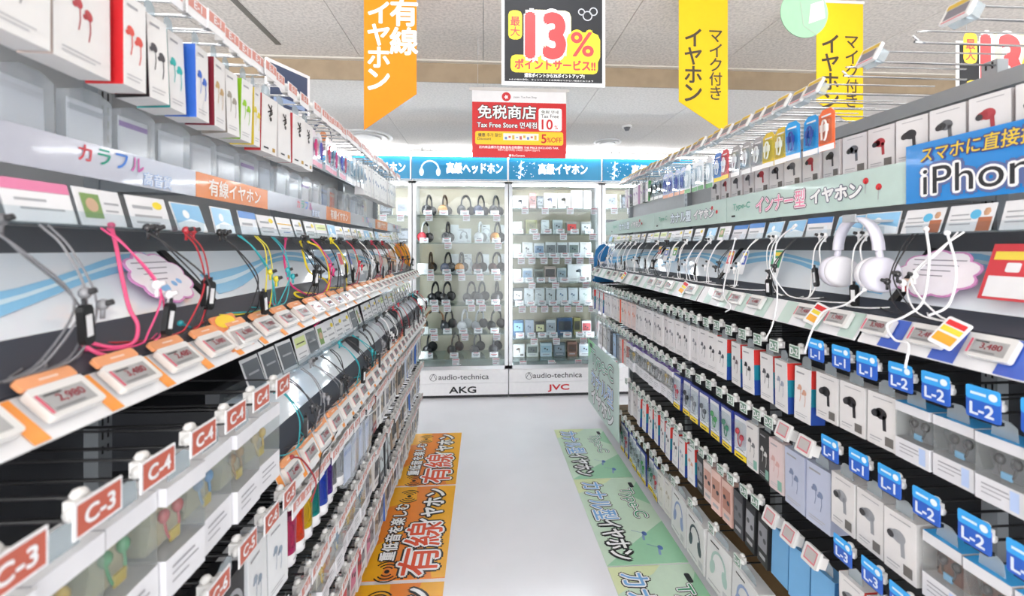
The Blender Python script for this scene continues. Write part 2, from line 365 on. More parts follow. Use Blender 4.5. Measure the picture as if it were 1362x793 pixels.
# ------------------------------------------------------------------ glass showcases at the end of the aisle
YC = 4.36
SHOW = []
def showcases():
    XS = [-1.665, -.705, .252, 1.205, 2.16]
    zt = 2.165; zb = .285; D = .42
    BLUE = sign_blue()
    FR = mat('c9ccd0', .3, .6); PAN = mat('f8f8fc', .3, coat=.3); BACK = mat('bdb4a0', .6); LED = mat('ffffff', .5, emit=28)
    names = ['white framed glass showcase at far left, mostly hidden by rack', 'glass showcase full of headphones with AKG on its base', 'glass showcase of boxed earphones with JVC on its base', 'white framed glass showcase at far right, mostly hidden by rack']
    for i in range(4):
        x0, x1 = XS[i], XS[i + 1]; cx = (x0 + x1) / 2; W = x1 - x0
        t = thing('glass_showcase', names[i], 'showcase', (cx, YC, 0), 0, 'glass showcases at the end of the aisle')
        h = W / 2 - .004
        MB().box(-h, h, .02, D, .0, .03, DARK).build('plinth', t)
        b = MB(); b.box(-h, h, .004, D, .03, zb, PAN); b.build('base', t)
        b = MB(); b.box(-h, h, -.004, .004, .032, .148, PAN).build('base_panel', t)
        q = MB(); q.box(-h, h, -.004, .004, .152, .278, PAN).build('base_panel', t)
        for sx in (-1, 1): MB().box(sx * h - (.035 if sx > 0 else 0), sx * h + (.035 if sx < 0 else 0), 0, .035, zb, zt, FR).build('post', t)
        for sx in (-1, 1): MB().box(sx * h - (.012 if sx > 0 else 0), sx * h + (.012 if sx < 0 else 0), .035, D, zb, zt, mat('d8dade', .3)).build('side_panel', t)
        MB().box(-h, h, D - .012, D, zb, zt, BACK).build('back_panel', t)
        MB().box(-h, h, 0, D, zt - .02, zt, FR).build('top_rail', t); MB().box(-h, h, 0, .035, zb, zb + .035, FR).build('bottom_rail', t)
        MB().box(-h + .04, h - .04, .04, .06, zt - .035, zt - .021, LED).build('light_strip', t)
        for sx in (-1, 1): MB().box(sx * (h - .018) - .004, sx * (h - .018) + .004, .038, .046, zb + .05, zt - .05, LED).build('light_strip', t)  # upright strips added to brighten the shelves below the top strip
        for k in (0, 1):
            gx0 = -h + .035 + k * (h - .035); gx1 = gx0 + h - .035
            g = MB().box(gx0, gx1, .012 + .008 * k, .016 + .008 * k, zb + .035, zt - .02, CLEAR).build('glass_door', t)
        MB().cyl((0, .0, zb + .05), (0, .012, zb + .05), .012, CHROME).build('lock', t)
        ys = ([286, 323, 365, 406, 444.5, 477] if i < 2 else [277, 311, 343, 376, 407, 450, 479])
        zs = [EYE + (HZ - y) / F * dep_of(cx, YC + .05) for y in ys]
        for z in zs: MB().box(-h + .014, h - .014, .04, D - .014, z - .008, z, clear('e6f0ee', .05, .12)).build('shelf', t)
        SHOW.append((t, cx, W, zs))
        # header sign
        sg = thing('header_sign', ['blue illuminated header sign above far left showcase', 'blue illuminated header sign lettered for high grade headphones', 'blue illuminated header sign lettered for high grade earphones', 'blue illuminated header sign above far right showcase'][i], 'sign', (cx, YC - .03, zt + .01), 0, 'blue header signs over the showcases')
        MB().box(-h, h, 0, .05, 0, .235, BLUE).build('sign_panel', sg)
        f = MB(); f.box(-h, h, -.004, 0, .228, .235, WHITE); f.box(-h, h, -.004, 0, 0, .006, WHITE); f.box(h - .012, h, -.003, 0, .006, .228, WHITE); f.build('sign_frame', sg)
        LW = mat('ffffff', .4, emit=.9); m = MB()
        txt = '高級ヘッドホン' if i < 2 else '高級イヤホン'
        tx = .14 if i < 2 else .07
        m.text(txt, tx, .118, .105, LW, -.002, .022, width=.56 if i < 2 else .50); m.build('lettering', sg)
        m = MB()
        PB = mat('dff0fa', .4, emit=.5)
        if i < 2:
            cxx = -.30; m.stroke([(cxx + .085 * math.cos(a), .10 + .085 * math.sin(a)) for a in [PI * (-.02 + 1.04 * j / 12) for j in range(13)]], .014, -.002, PB)
            for sx in (-1, 1): m.disc(cxx + sx * .082, .075, .022, -.0022, PB, .038)
        else:
            cxx = -.36; m.stroke([(cxx + (.02 + .024 * math.sin(j * .8)) * math.cos(j * .75), .05 + j * .008) for j in range(18)], .010, -.002, PB); m.stroke([(cxx, .03), (cxx + .01, .2)], .008, -.002, PB); m.disc(cxx - .01, .03, .014, -.002, PB)
            rnd = random.Random(4)
            for _ in range(26): m.disc(cxx + rnd.uniform(-.08, .16), rnd.uniform(.03, .2), .004, -.002, PB, n=6)
        m.build('emblem', sg)
        # lamp tube on top of the header
        lt = thing('showcase_lamp', ['far left', 'second from left', 'third from left', 'far right'][i] + ' white strip lamp along the top of blue header sign', 'strip light', (cx, YC - .03, zt + .245), 0, 'strip lamps over the header signs')
        MB().box(-h, h, .0, .06, .0, .018, WHITE).build('housing', lt)
        MB().cyl((-h + .01, -.012, .012), (h - .01, -.012, .012), .011, mat('fdfeff', .5, emit=26.0), 10).build('tube', lt)
        MB().box(-h, h, -.045, .06, .032, .037, WHITE).build('added_hood', lt)  # added over the tube to block upward light and send it floorward
        for k in (-.38, -.30): MB().cyl((k, .02, .0375), (k, .02, .09), .012, PLASTW, 8, .003).build('clip', lt)
        if i in (1, 2):
            TXT = mat('4a4c52', .5); lo = MB()
            lo.text('audio-technica', .03 if i == 1 else .02, .215, .052, TXT, -.006, .008, width=.50)
            x = -.27; lo.stroke([(x - .03, .19), (x, .245), (x + .03, .19)], .005, -.006, TXT); lo.stroke([(x + .034 * math.cos(a), .212 + .034 * math.sin(a)) for a in [2 * PI * j / 16 for j in range(17)]], .004, -.006, TXT)
            lo.build('brand_lettering', t)
            lo = MB()
            if i == 1: lo.text('AKG', .02, .085, .062, mat('1d2128', .5), -.006, .03, width=.27)
            else: lo.text('JVC', .03, .085, .07, mat('d3202c', .5), -.006, .035, width=.22)
            lo.build('maker_lettering', t)
def sign_blue():
    m = bpy.data.materials.new('blue_sign'); m.use_nodes = True; nt = m.node_tree; b = nt.nodes['Principled BSDF']
    tc = nt.nodes.new('ShaderNodeTexCoord'); n = nt.nodes.new('ShaderNodeTexNoise'); n.inputs['Scale'].default_value = 2.5
    r = nt.nodes.new('ShaderNodeValToRGB'); r.color_ramp.elements[0].color = lin('0f5f8c'); r.color_ramp.elements[1].color = lin('2f93bd')
    nt.links.new(tc.outputs['Object'], n.inputs['Vector']); nt.links.new(n.outputs['Fac'], r.inputs[0]); nt.links.new(r.outputs[0], b.inputs['Base Color'])
    nt.links.new(r.outputs[0], b.inputs['Emission Color']); b.inputs['Emission Strength'].default_value = .25; b.inputs['Roughness'].default_value = .25
    return m
showcases()

def headphone_meshes(cup, cush, band, big=1.22):
    """headphones standing on their cups / hung on a stand; width in X, front -Y"""
    C = mat(cup, .3, coat=.3); S = mat(cush, .6); B = mat(band, .4)
    R = .075 * big
    arc = [(R * math.cos(a), 0, .095 * big + R * 1.05 * math.sin(a)) for a in [PI * j / 12 for j in range(13)]]
    hb = MB(); hb.tube([(R * 1.02, 0, .05 * big)] + arc + [(-R * 1.02, 0, .05 * big)], .008 * big, B, 6, 2)
    pad = MB(); pad.tube([(p[0] * .93, 0, p[2] - .004) for p in arc[3:10]], .010 * big, S, 6, 2)
    cups = []
    for s in (-1, 1):
        c = MB(); c.cyl((s * R * 1.05, 0, .045 * big), (s * (R * 1.05 + .018), 0, .045 * big), .042 * big, C, 16, .034 * big)
        k = MB(); k.cyl((s * (R * 1.05 - .022), 0, .045 * big), (s * R * 1.05, 0, .045 * big), .036 * big, S, 14, .044 * big)
        cups.append((c.mesh('ear_cup'), k.mesh('cushion')))
    return hb.mesh('headband'), pad.mesh('band_pad'), cups
def place_headphones(name, ms, label, loc, rz, group, stand=None):
    t = thing(name, label, 'headphones', loc, rz, group)
    inst('headband', ms[0], t); inst('band_pad', ms[1], t)
    for c, k in ms[2]:
        e = inst('ear_cup', c, t); inst('cushion', k, e)
    return t

def price_card_mesh(v):
    m = MB(); w_, h_ = .085, .05
    m.add([(-w_ / 2, 0, 0), (w_ / 2, 0, 0), (w_ / 2, .012, h_), (-w_ / 2, .012, h_), (-w_ / 2, .03, 0), (w_ / 2, .03, 0)], [(0, 1, 2, 3), (5, 4, 3, 2), (0, 3, 4), (1, 5, 2), (0, 4, 5, 1)], PAPER)
    def on(z): return .012 * z / h_ - .0006
    for z, wd, mm in ((.038, .05, INK if v else RED), (.022, .062, RED if v else INK), (.012, .04, INK)):
        m.add([(-wd / 2, on(z), z), (wd / 2, on(z), z), (wd / 2, on(z + .008), z + .008), (-wd / 2, on(z + .008), z + .008)], [(0, 1, 2, 3)], mat('c9737a', .6) if mm is RED else mat('8b8b90', .6))
    return m.mesh('price_card')
def edge_tag_mesh():
    m = MB(); m.box(-.035, .035, -.004, 0, -.055, .012, mat('f3eff0', .4)); m.rect(-.03, .03, -.004, .008, -.0046, mat('d98a92', .5)); m.rect(-.028, .028, -.03, -.012, -.0046, mat('c9bfc2', .5)); m.rect(-.028, .01, -.046, -.036, -.0046, mat('c9a2a6', .5))
    return m.mesh('edge_tag')
def dim(h):
    c = [int(h[i:i + 2], 16) for i in (0, 2, 4)]
    return '%02x%02x%02x' % tuple(int(x * .92) for x in c) if min(c) > 200 else h
def carton_mesh(w_, h_, d_, front, side, pic=None, style='ear', bottom=None):
    """origin at the middle of the bottom front edge"""
    m = MB(); f = mat(dim(front), .45)
    sides = side if isinstance(side, (list, tuple)) else [side]
    m.box(-w_ / 2, w_ / 2, 0, d_, 0, h_, f)
    n = len(sides)
    for sx in (-1, 1):
        for k, c in enumerate(sides):
            z1 = h_ - h_ * k / n; z0 = h_ - h_ * (k + 1) / n; x = sx * (w_ / 2 + .0006); mm = mat(dim(c), .45)
            q = [(x, .0005, z0), (x, d_, z0), (x, d_, z1), (x, .0005, z1)]
            m.quad(q if sx > 0 else q[::-1], mm)
    y = -.0008
    if pic: P = mat(pic, .45)
    if style == 'ear' and pic:
        s = h_ / .15 * .8
        for cx, cz in ((-.012, .62), (.010, .55)):
            X = cx * s; Z = cz * h_
            m.disc(X, Z, .0085 * s, y, P, .0105 * s, .5); m.disc(X - .008 * s, Z - .006 * s, .005 * s, y, P); m.stroke([(X + .003 * s, Z - .008 * s), (X + .004 * s, Z - .03 * s), (X + .0 * s, Z - .05 * s)], .0025 * s, y, P)
        m.rect(-w_ * .38, w_ * .1, h_ * .88, h_ * .91, y, mat('9a9a9e', .5)); m.rect(-w_ * .38, w_ * .3, h_ * .12, h_ * .135, y, mat('b5b5b8', .5)); m.rect(-w_ * .38, w_ * .2, h_ * .08, h_ * .095, y, mat('b5b5b8', .5))
        if bottom: m.rect(w_ * .12, w_ * .42, h_ * .05, h_ * .24, y * 1.1, mat(bottom, .5))
    elif style == 'bud' and pic:
        s = h_ / .13
        m.disc(-.014 * s, h_ * .62, .013 * s, y, P, .010 * s, .3); m.disc(-.002 * s, h_ * .63, .016 * s, y, P, .014 * s); m.stroke([(.006 * s, h_ * .62), (.008 * s, h_ * .33)], .009 * s, y, P); m.disc(-.020 * s, h_ * .60, .008 * s, y * 1.2, mat('3a3a3d', .4))
        m.rect(w_ * .12, w_ * .40, h_ * .07, h_ * .24, y, mat('6d6a66', .5)); m.rect(-w_ * .4, w_ * .02, h_ * .14, h_ * .16, y, mat('a5a5a8', .5)); m.rect(-w_ * .4, -w_ * .05, h_ * .09, h_ * .105, y, mat('b5b5b8', .5)); m.rect(-w_ * .3, w_ * .35, h_ * .905, h_ * .92, y, mat('a5a5a8', .5))
    elif style == 'kanji' and pic:
        m.stroke([(-.01, h_ * .86), (.012, h_ * .74), (-.004, h_ * .66)], .006, y, P); m.stroke([(.008, h_ * .88), (.0, h_ * .7)], .005, y, P); m.stroke([(-.012, h_ * .72), (.012, h_ * .8)], .004, y, P); m.disc(.004, h_ * .62, .006, y, P)
        m.rect(-w_ * .36, -w_ * .05, h_ * .07, h_ * .10, y, INK); m.rect(w_ * .2, w_ * .38, h_ * .05, h_ * .12, y, mat('b08a3a', .5))
    elif style == 'phones' and pic:
        s = h_ / .2
        m.stroke([(.045 * s * math.cos(a), h_ * .52 + .055 * s * math.sin(a)) for a in [PI * (-.05 + 1.1 * j / 12) for j in range(13)]], .011 * s, y, P)
        for sx in (-1, 1): m.disc(sx * .04 * s, h_ * .42, .017 * s, y * 1.1, P, .03 * s, sx * .25)
        m.rect(-w_ * .36, w_ * .0, h_ * .88, h_ * .91, y, INK); m.rect(w_ * .2, w_ * .42, h_ * .06, h_ * .2, y, mat('c3c3c6', .5)); m.rect(-w_ * .4, w_ * .1, h_ * .08, h_ * .1, y, mat('a8a8ac', .5))
    elif style == 'card' and pic:
        m.rect(-w_ * .42, w_ * .42, h_ * .3, h_ * .82, y, P); m.disc(-.012, h_ * .6, .009, y * 1.6, mat('3b3b40', .4)); m.disc(.012, h_ * .52, .009, y * 1.6, mat('3b3b40', .4)); m.rect(-w_ * .3, w_ * .3, h_ * .12, h_ * .2, y, mat('a9a9ad', .5))
    return m.mesh('carton')

def fill_showcases():
    rnd = random.Random(3)
    variants = [headphone_meshes(*a) for a in (('141518', '0c0c0e', '121316'), ('b98a4a', '2a2018', '3a3028'), ('26365a', '0e0f12', '141518'), ('c23a44', '2a1a1c', 'd8d8d8'),
                ('9a9ca0', '2a2a2c', 'b8babd'), ('d08a3a', '1a1a1c', '222226'), ('46201c', '120e0d', '1c1716'), ('e0e0e2', 'b4b4b6', 'd8d8da'), ('8a5a38', '22201e', '9a6a44'), ('34353a', '1a1b1e', '26272c'))]
    t, cx, W, zs = SHOW[1]
    rows = [[(571, 0, 80), (592, 1, 80), (620, 9, 60), (640, 2, 70), (660, 0, 70)], [(566, 3, 75), (596, 0, 85), (639, 7, 80), (662, 5, 70)],
            [(573, 0, 88), (596, 2, 75), (614, 5, 80), (638, 6, 70), (661, 6, 60)], [(579, 0, 75), (595, 0, 70), (627, 0, 65), (641, 9, 70), (661, 0, 80)],
            [(578, 8, 15), (597, 9, 70), (618, 7, 75), (638, 4, 65), (660, 0, 55)], [(572, 0, 80), (606, 0, 70), (635, 9, 70), (659, 9, 75)]]
    colw = ['black', 'gold and brown', 'dark blue', 'red and silver', 'grey and silver', 'orange and black', 'dark brown', 'pale silver', 'brown banded', 'dark grey']
    sh = ['top', 'second', 'third', 'fourth', 'fifth', 'bottom']
    pcs = [price_card_mesh(0), price_card_mesh(1)]; et = edge_tag_mesh()
    standm = MB().cyl((0, 0, 0), (0, 0, .012), .045, CLEARH, 14).cyl((0, 0, .012), (0, 0, .06), .009, CLEARH, 8).mesh('stand')
    n = 0
    for r, row in enumerate(rows):
        z = zs[r]
        for j, (px, v, ang) in enumerate(row):
            p = onY(px, 300, YC + .25); big = 1.0
            place_headphones('headphones', variants[v], f'{colw[v]} headphones on the {sh[r]} shelf of the showcase, {nth(j)} from left', (p.x, YC + .25, z + .006), math.radians(ang), 'headphones in the showcase')
            q = onY(px - 2, 300, YC + .09)
            tag(inst('price_card', pcs[n % 2], None, (q.x, YC + .085, z + .0005)), f'white price card before the {nth(j)} headphones on the {sh[r]} showcase shelf', 'price card', 'price cards in the showcase'); n += 1
            if (r + j) % 2 == 0 or r == 2 or r==3: inst('edge_tag', et, t, (q.x - cx + .02, .036, z - .008))
            if r in (1, 2) and j in (1, 2, 3, 4):
                me = carton_mesh(.085, .2, .03, 'f3f3f4', 'e6e6e8', 'b5b8bd', 'phones' if j == 2 else None)
                tag(inst('headphone_box', me, None, (p.x + .06, YC + .37, z)), f'tall white box behind the {nth(j)} headphones on the {sh[r]} showcase shelf', 'box', 'white boxes in the showcase')
    me = carton_mesh(.15, .15, .05, 'eef1f4', 'dcdfe2', '8d9299', 'phones'); p = onY(617, 300, YC + .2)
    tag(inst('headphone_box', me, None, (p.x, YC + .2, zs[1])), 'square white box with a headphone picture on the second showcase shelf', 'box')
    for r in (2, 3, 4, 5):
        p = onY(560.5, 300, YC + .1)
        me = MB().box(-.05, .05, 0, .03, 0, .11 if r == 2 else .07, WHITE).rect(-.03, .03, .03, .034, -.0008, GREY).rect(-.03, .02, .045, .049, -.0008, GREY).mesh('notice_card')
        tag(inst('notice_card', me, None, (p.x + .02, YC + .07, zs[r])), f'blank white notice card at left end of the {sh[r]} showcase shelf', 'card', 'white notice cards')
    # right case
    t, cx, W, zs = SHOW[2]
    seq = [[('white box with a pair of earphones printed', .2, .14, 'fbfbfb', '55575c', 'bud'), ('dusty pink box', .085, .17, 'b98f8c', '8d6a68', 'card'), ('dark clear box', .08, .14, '5a5f63', '8a9094', 'card'), ('wide white box with earbud picture', .17, .17, 'fafafa', '6a6e88', 'bud'), ('white box with dark hairdryer shaped earbud picture', .16, .17, 'fafafa', '4a4a4e', 'bud'), ('plain tall white box', .15, .2, 'ffffff', None, None), ('clear box of pale earphones', .1, .2, 'e4e9ee', 'b8c4cc', 'card')],
           [('white blank card box', .09, .13, 'fbfbfb', None, None), ('olive box with earphones', .12, .15, '9a966a', '7d7a58', 'card'), ('white narrow box', .08, .15, 'e9eef0', 'a9b4ba', 'ear'), ('clear grey box', .1, .15, 'cfd6d8', '9aa4a8', 'card'), ('box with red earphones', .11, .13, '8d8a86', 'd24a48', 'card'), ('box with grey earphones', .11, .13, '9a9a96', 'c9ccd0', 'card')],
           [('white blank box', .09, .14, 'fbfbfb', None, None), ('white box with two black buds', .12, .16, 'f4f4f4', '3d3f44', 'ear'), ('white box with blue print', .12, .15, 'eef0f2', '7f97b4', 'card'), ('white and grey split box', .12, .16, 'dfe2e2', '6d7274', 'card'), ('white box with black lower half', .12, .16, 'e6e8e8', '55595c', 'card'), ('white box with green grey lower half', .12, .16, 'e6e8e6', '6f7a70', 'card'), ('tall white box with tiny print', .13, .16, 'fbfbfb', '8d8f94', 'ear')],
           [('white box with pale red lettering', .085, .13, 'fafafa', None, None), ('box with blue print', .11, .14, 'd9e0e6', '6f8fae', 'card'), ('dark patterned box', .1, .13, '8d9088', '55584f', 'card'), ('pink beige box with camera print', .12, .16, 'c9b4aa', '4a4442', 'card'), ('clear grey blue box', .1, .14, 'b8c2c6', '8a98a0', 'card'), ('large white carton with earphone picture', .26, .18, 'fbfbfb', '8f969c', 'bud')],
           [('black and white box', .1, .17, '3c4044', 'e4e6e8', 'card'), ('pale box with two buds', .1, .17, 'dfe5e8', '55606a', 'ear'), ('pale box with grey buds', .1, .17, 'dde2e4', '6d6f78', 'ear'), ('pale box with black buds', .1, .17, 'd6dcde', '3a3c40', 'ear'), ('white box with blue buds', .11, .17, 'e4eaee', '4a6a94', 'ear'), ('white box with dark blue buds', .1, .17, 'e0e8ee', '2f4a6c', 'ear'), ('pale wide box', .13, .17, 'dfe6e6', '8aa09c', 'ear')],
           [('blue and black box', .11, .16, '4a6a8c', '8fb8dc', 'card'), ('grey blue box', .09, .16, 'a4b0c0', '5a6478', 'ear'), ('black box with yellow screen', .1, .14, '26282a', 'c9c89a', 'card'), ('clear white box', .1, .16, 'd4dade', '9aa2a8', 'card'), ('navy blue carton', .16, .18, '21486e', '2c3038', 'card'), ('olive carton', .07, .18, '8a8450', '3a3a30', 'card'), ('white box with red band', .1, .15, 'e6e8ea', 'c4545a', 'card')],
           [('white box with brown pens printed', .12, .13, 'f2f2f2', '7a6a5c', 'bud'), ('grey box with a small screen', .12, .13, 'c4c8c2', '5a605c', 'card'), ('pale blue box', .12, .14, 'cfe0ea', '9ab4c4', 'card'), ('slate grey box', .12, .14, '6a7680', '8c98a2', 'card'), ('brown box with rings', .1, .15, '8d6a5c', '4a342c', 'card'), ('white box with red and blue corner', .13, .13, 'f0f2f4', 'b8c4d0', 'card')]]
    shn = ['top', 'second', 'third', 'fourth', 'fifth', 'sixth', 'bottom']
    for r, row in enumerate(seq):
        row = [(a[0], a[1] * min(1, (W - .2) / sum(q[1] for q in row))) + a[2:] for a in row]; tot = sum(a[1] for a in row); gap = (W - .12 - tot) / (len(row) - 1) if len(row) > 1 else 0
        x = cx - W / 2 + .06
        for j, (lab, w_, h_, fc, pc, st) in enumerate(row):
            me = carton_mesh(w_, h_, .05, fc, fc, pc, st or 'none')
            tag(inst('earphone_box', me, None, (x + w_ / 2, YC + .2, zs[r] + .0005)), f'{lab} on the {shn[r]} shelf of the glass showcase', 'box', 'boxed earphones in the showcase')
            if r in (1, 2, 3, 4, 5): tag(inst('price_card', pcs[(r + j) % 2], None, (x + w_ / 2 + .01, YC + .09, zs[r] + .0005)), f'white price card before the {lab} on the {shn[r]} shelf', 'price card', 'price cards in the showcase')
            if (r + j) % 2 == 0 or r in (2, 4): inst('edge_tag', et, t, (x + w_ / 2 - cx + .03, .036, zs[r] - .008))
            x += w_ + gap
    # slivers of the outer cases
    for i in (0, 3):
        t, cx, W, zs = SHOW[i]
        for r, z in enumerate(zs):
            for j in range(4):
                x = (cx + W / 2 - .12 - j * .17) if i == 0 else (cx - W / 2 + .14 + j * .17)
                me = carton_mesh(.12, .15, .05, ['f3f4f6', '2c2e33', 'dfe6ea', 'e9e9e9'][(j + r) % 4], 'dcdfe2', '7d828a', 'card')
                tag(inst('headphone_box', me, None, (x, YC + .15, z)), f'boxed headphones in the {"far left" if i == 0 else "far right"} showcase, {nth(r)} shelf, {nth(j)} from the visible edge', 'box', 'boxes in the outer showcases')
                q = inst('edge_tag', et, t, (x - cx, .036, z - .008))
fill_showcases()
# ------------------------------------------------------------------ the two gondola racks
BAYS = {-1: [.21, 1.03, 1.85, 2.67, 3.49], 1: [.21, 1.03, 1.85, 2.67, 3.74]}
G = {-1: dict(back=.86, hdr=.65, top=.58, bar=.73, pt=.73, pb=.62, lt=.55, lb=.50, zpb=1.38, zlt=1.324, zlb=1.277, hz0=1.617, hz1=1.674, base=.52),
     1: dict(back=1.30, hdr=1.07, top=.96, bar=1.15, pt=1.14, pb=1.04, lt=.97, lb=.93, zpb=1.366, zlt=1.333, zlb=1.268, hz0=1.612, hz1=1.72, base=1.0)}
RACK = {}
ROT = {-1: PI / 2, 1: -PI / 2}
PANELB = bumped('2b2d31', .5, 30, .02, .1); PANELG = mat('b4b6b8', .45); LEDGE = mat('3a3f49', .4); BARC = mat('4a4d52', .4); STEEL = mat('9aa0a5', .35, .5)
DISPL = mat('dfe7ee', .07, coat=1.0, noise=.04, scale=3); PALEB = mat('9fc8e8', .1, coat=1.0); WOODB = bumped('8f7350', .5, 12, .05, .2); PALEG = mat('bdd3cb', .35, coat=.3)
SIDEN = {-1: 'left', 1: 'right'}
WHEREB = ['nearest', 'second', 'third', 'farthest']
def rackM(s, u0):
    """x along the aisle from u0, y = distance |X| , z up  -> root-local coordinates (root at s*back,u0,0)"""
    g = G[s]
    return Matrix(((0, s, 0, -s * g['back']), (1, 0, 0, 0), (0, 0, 1, 0), (0, 0, 0, 1)))
def bx(s, u0, x0, x1, d0, d1, z0, z1, m, name, parent):
    b = MB(); g = G[s]
    X0, X1 = sorted((s * d0 - s * g['back'], s * d1 - s * g['back']))
    b.box(X0, X1, x0, x1, z0, z1, m); return b.build(name, parent)
def strip(s, x0, x1, da, za, db, zb, t, m):
    """slanted sheet from (da,za) top to (db,zb) bottom, root-local"""
    g = G[s]; B = g['back']; A = lambda x, d, z: (s * (d - B), x, z)
    q = [A(x0, db, zb), A(x1, db, zb), A(x1, da, za), A(x0, da, za)]
    if s > 0: q = [q[1], q[0], q[3], q[2]]
    return MB().slab(*q, t, m)
def els_mesh(price, head, v=0):
    """electronic price label, front -Y"""
    m = MB(); m.rbox(-.036, .036, -.011, 0, -.024, .024, PLASTW, .005); m.rect(-.029, .027, -.017, .012, -.0116, SCREEN)
    m.text(price, .002, -.001, .013, mat('8a2f3c', .5), -.0121, .02, maxw=.046); m.rect(-.026, .012, -.0145, -.0115, -.0121, mat('77777a', .5)); m.rect(-.026, -.004, .007, .0095, -.0121, INK)
    m.rect(-.0345, -.0305, -.018, .012, -.0121, mat('d8667a', .5))
    return m
PRICES = ['7,480', '2,980', '3,980', '1,980', '4,480', '2,480', '5,980', '1,480', '3,480', '6,980']
ELS = {}
def els(i, head):
    k = (i % len(PRICES), head)
    if k not in ELS:
        m = els_mesh(PRICES[k[0]], head)
        if head: m.rbox(-.035, .035, -.0105, -.004, .0245, .042, mat(head, .45), .004).rect(-.012, .012, .031, .034, -.0112, mat('f2d4c0', .5))
        ELS[k] = m.mesh('price_label')
    return ELS[k]
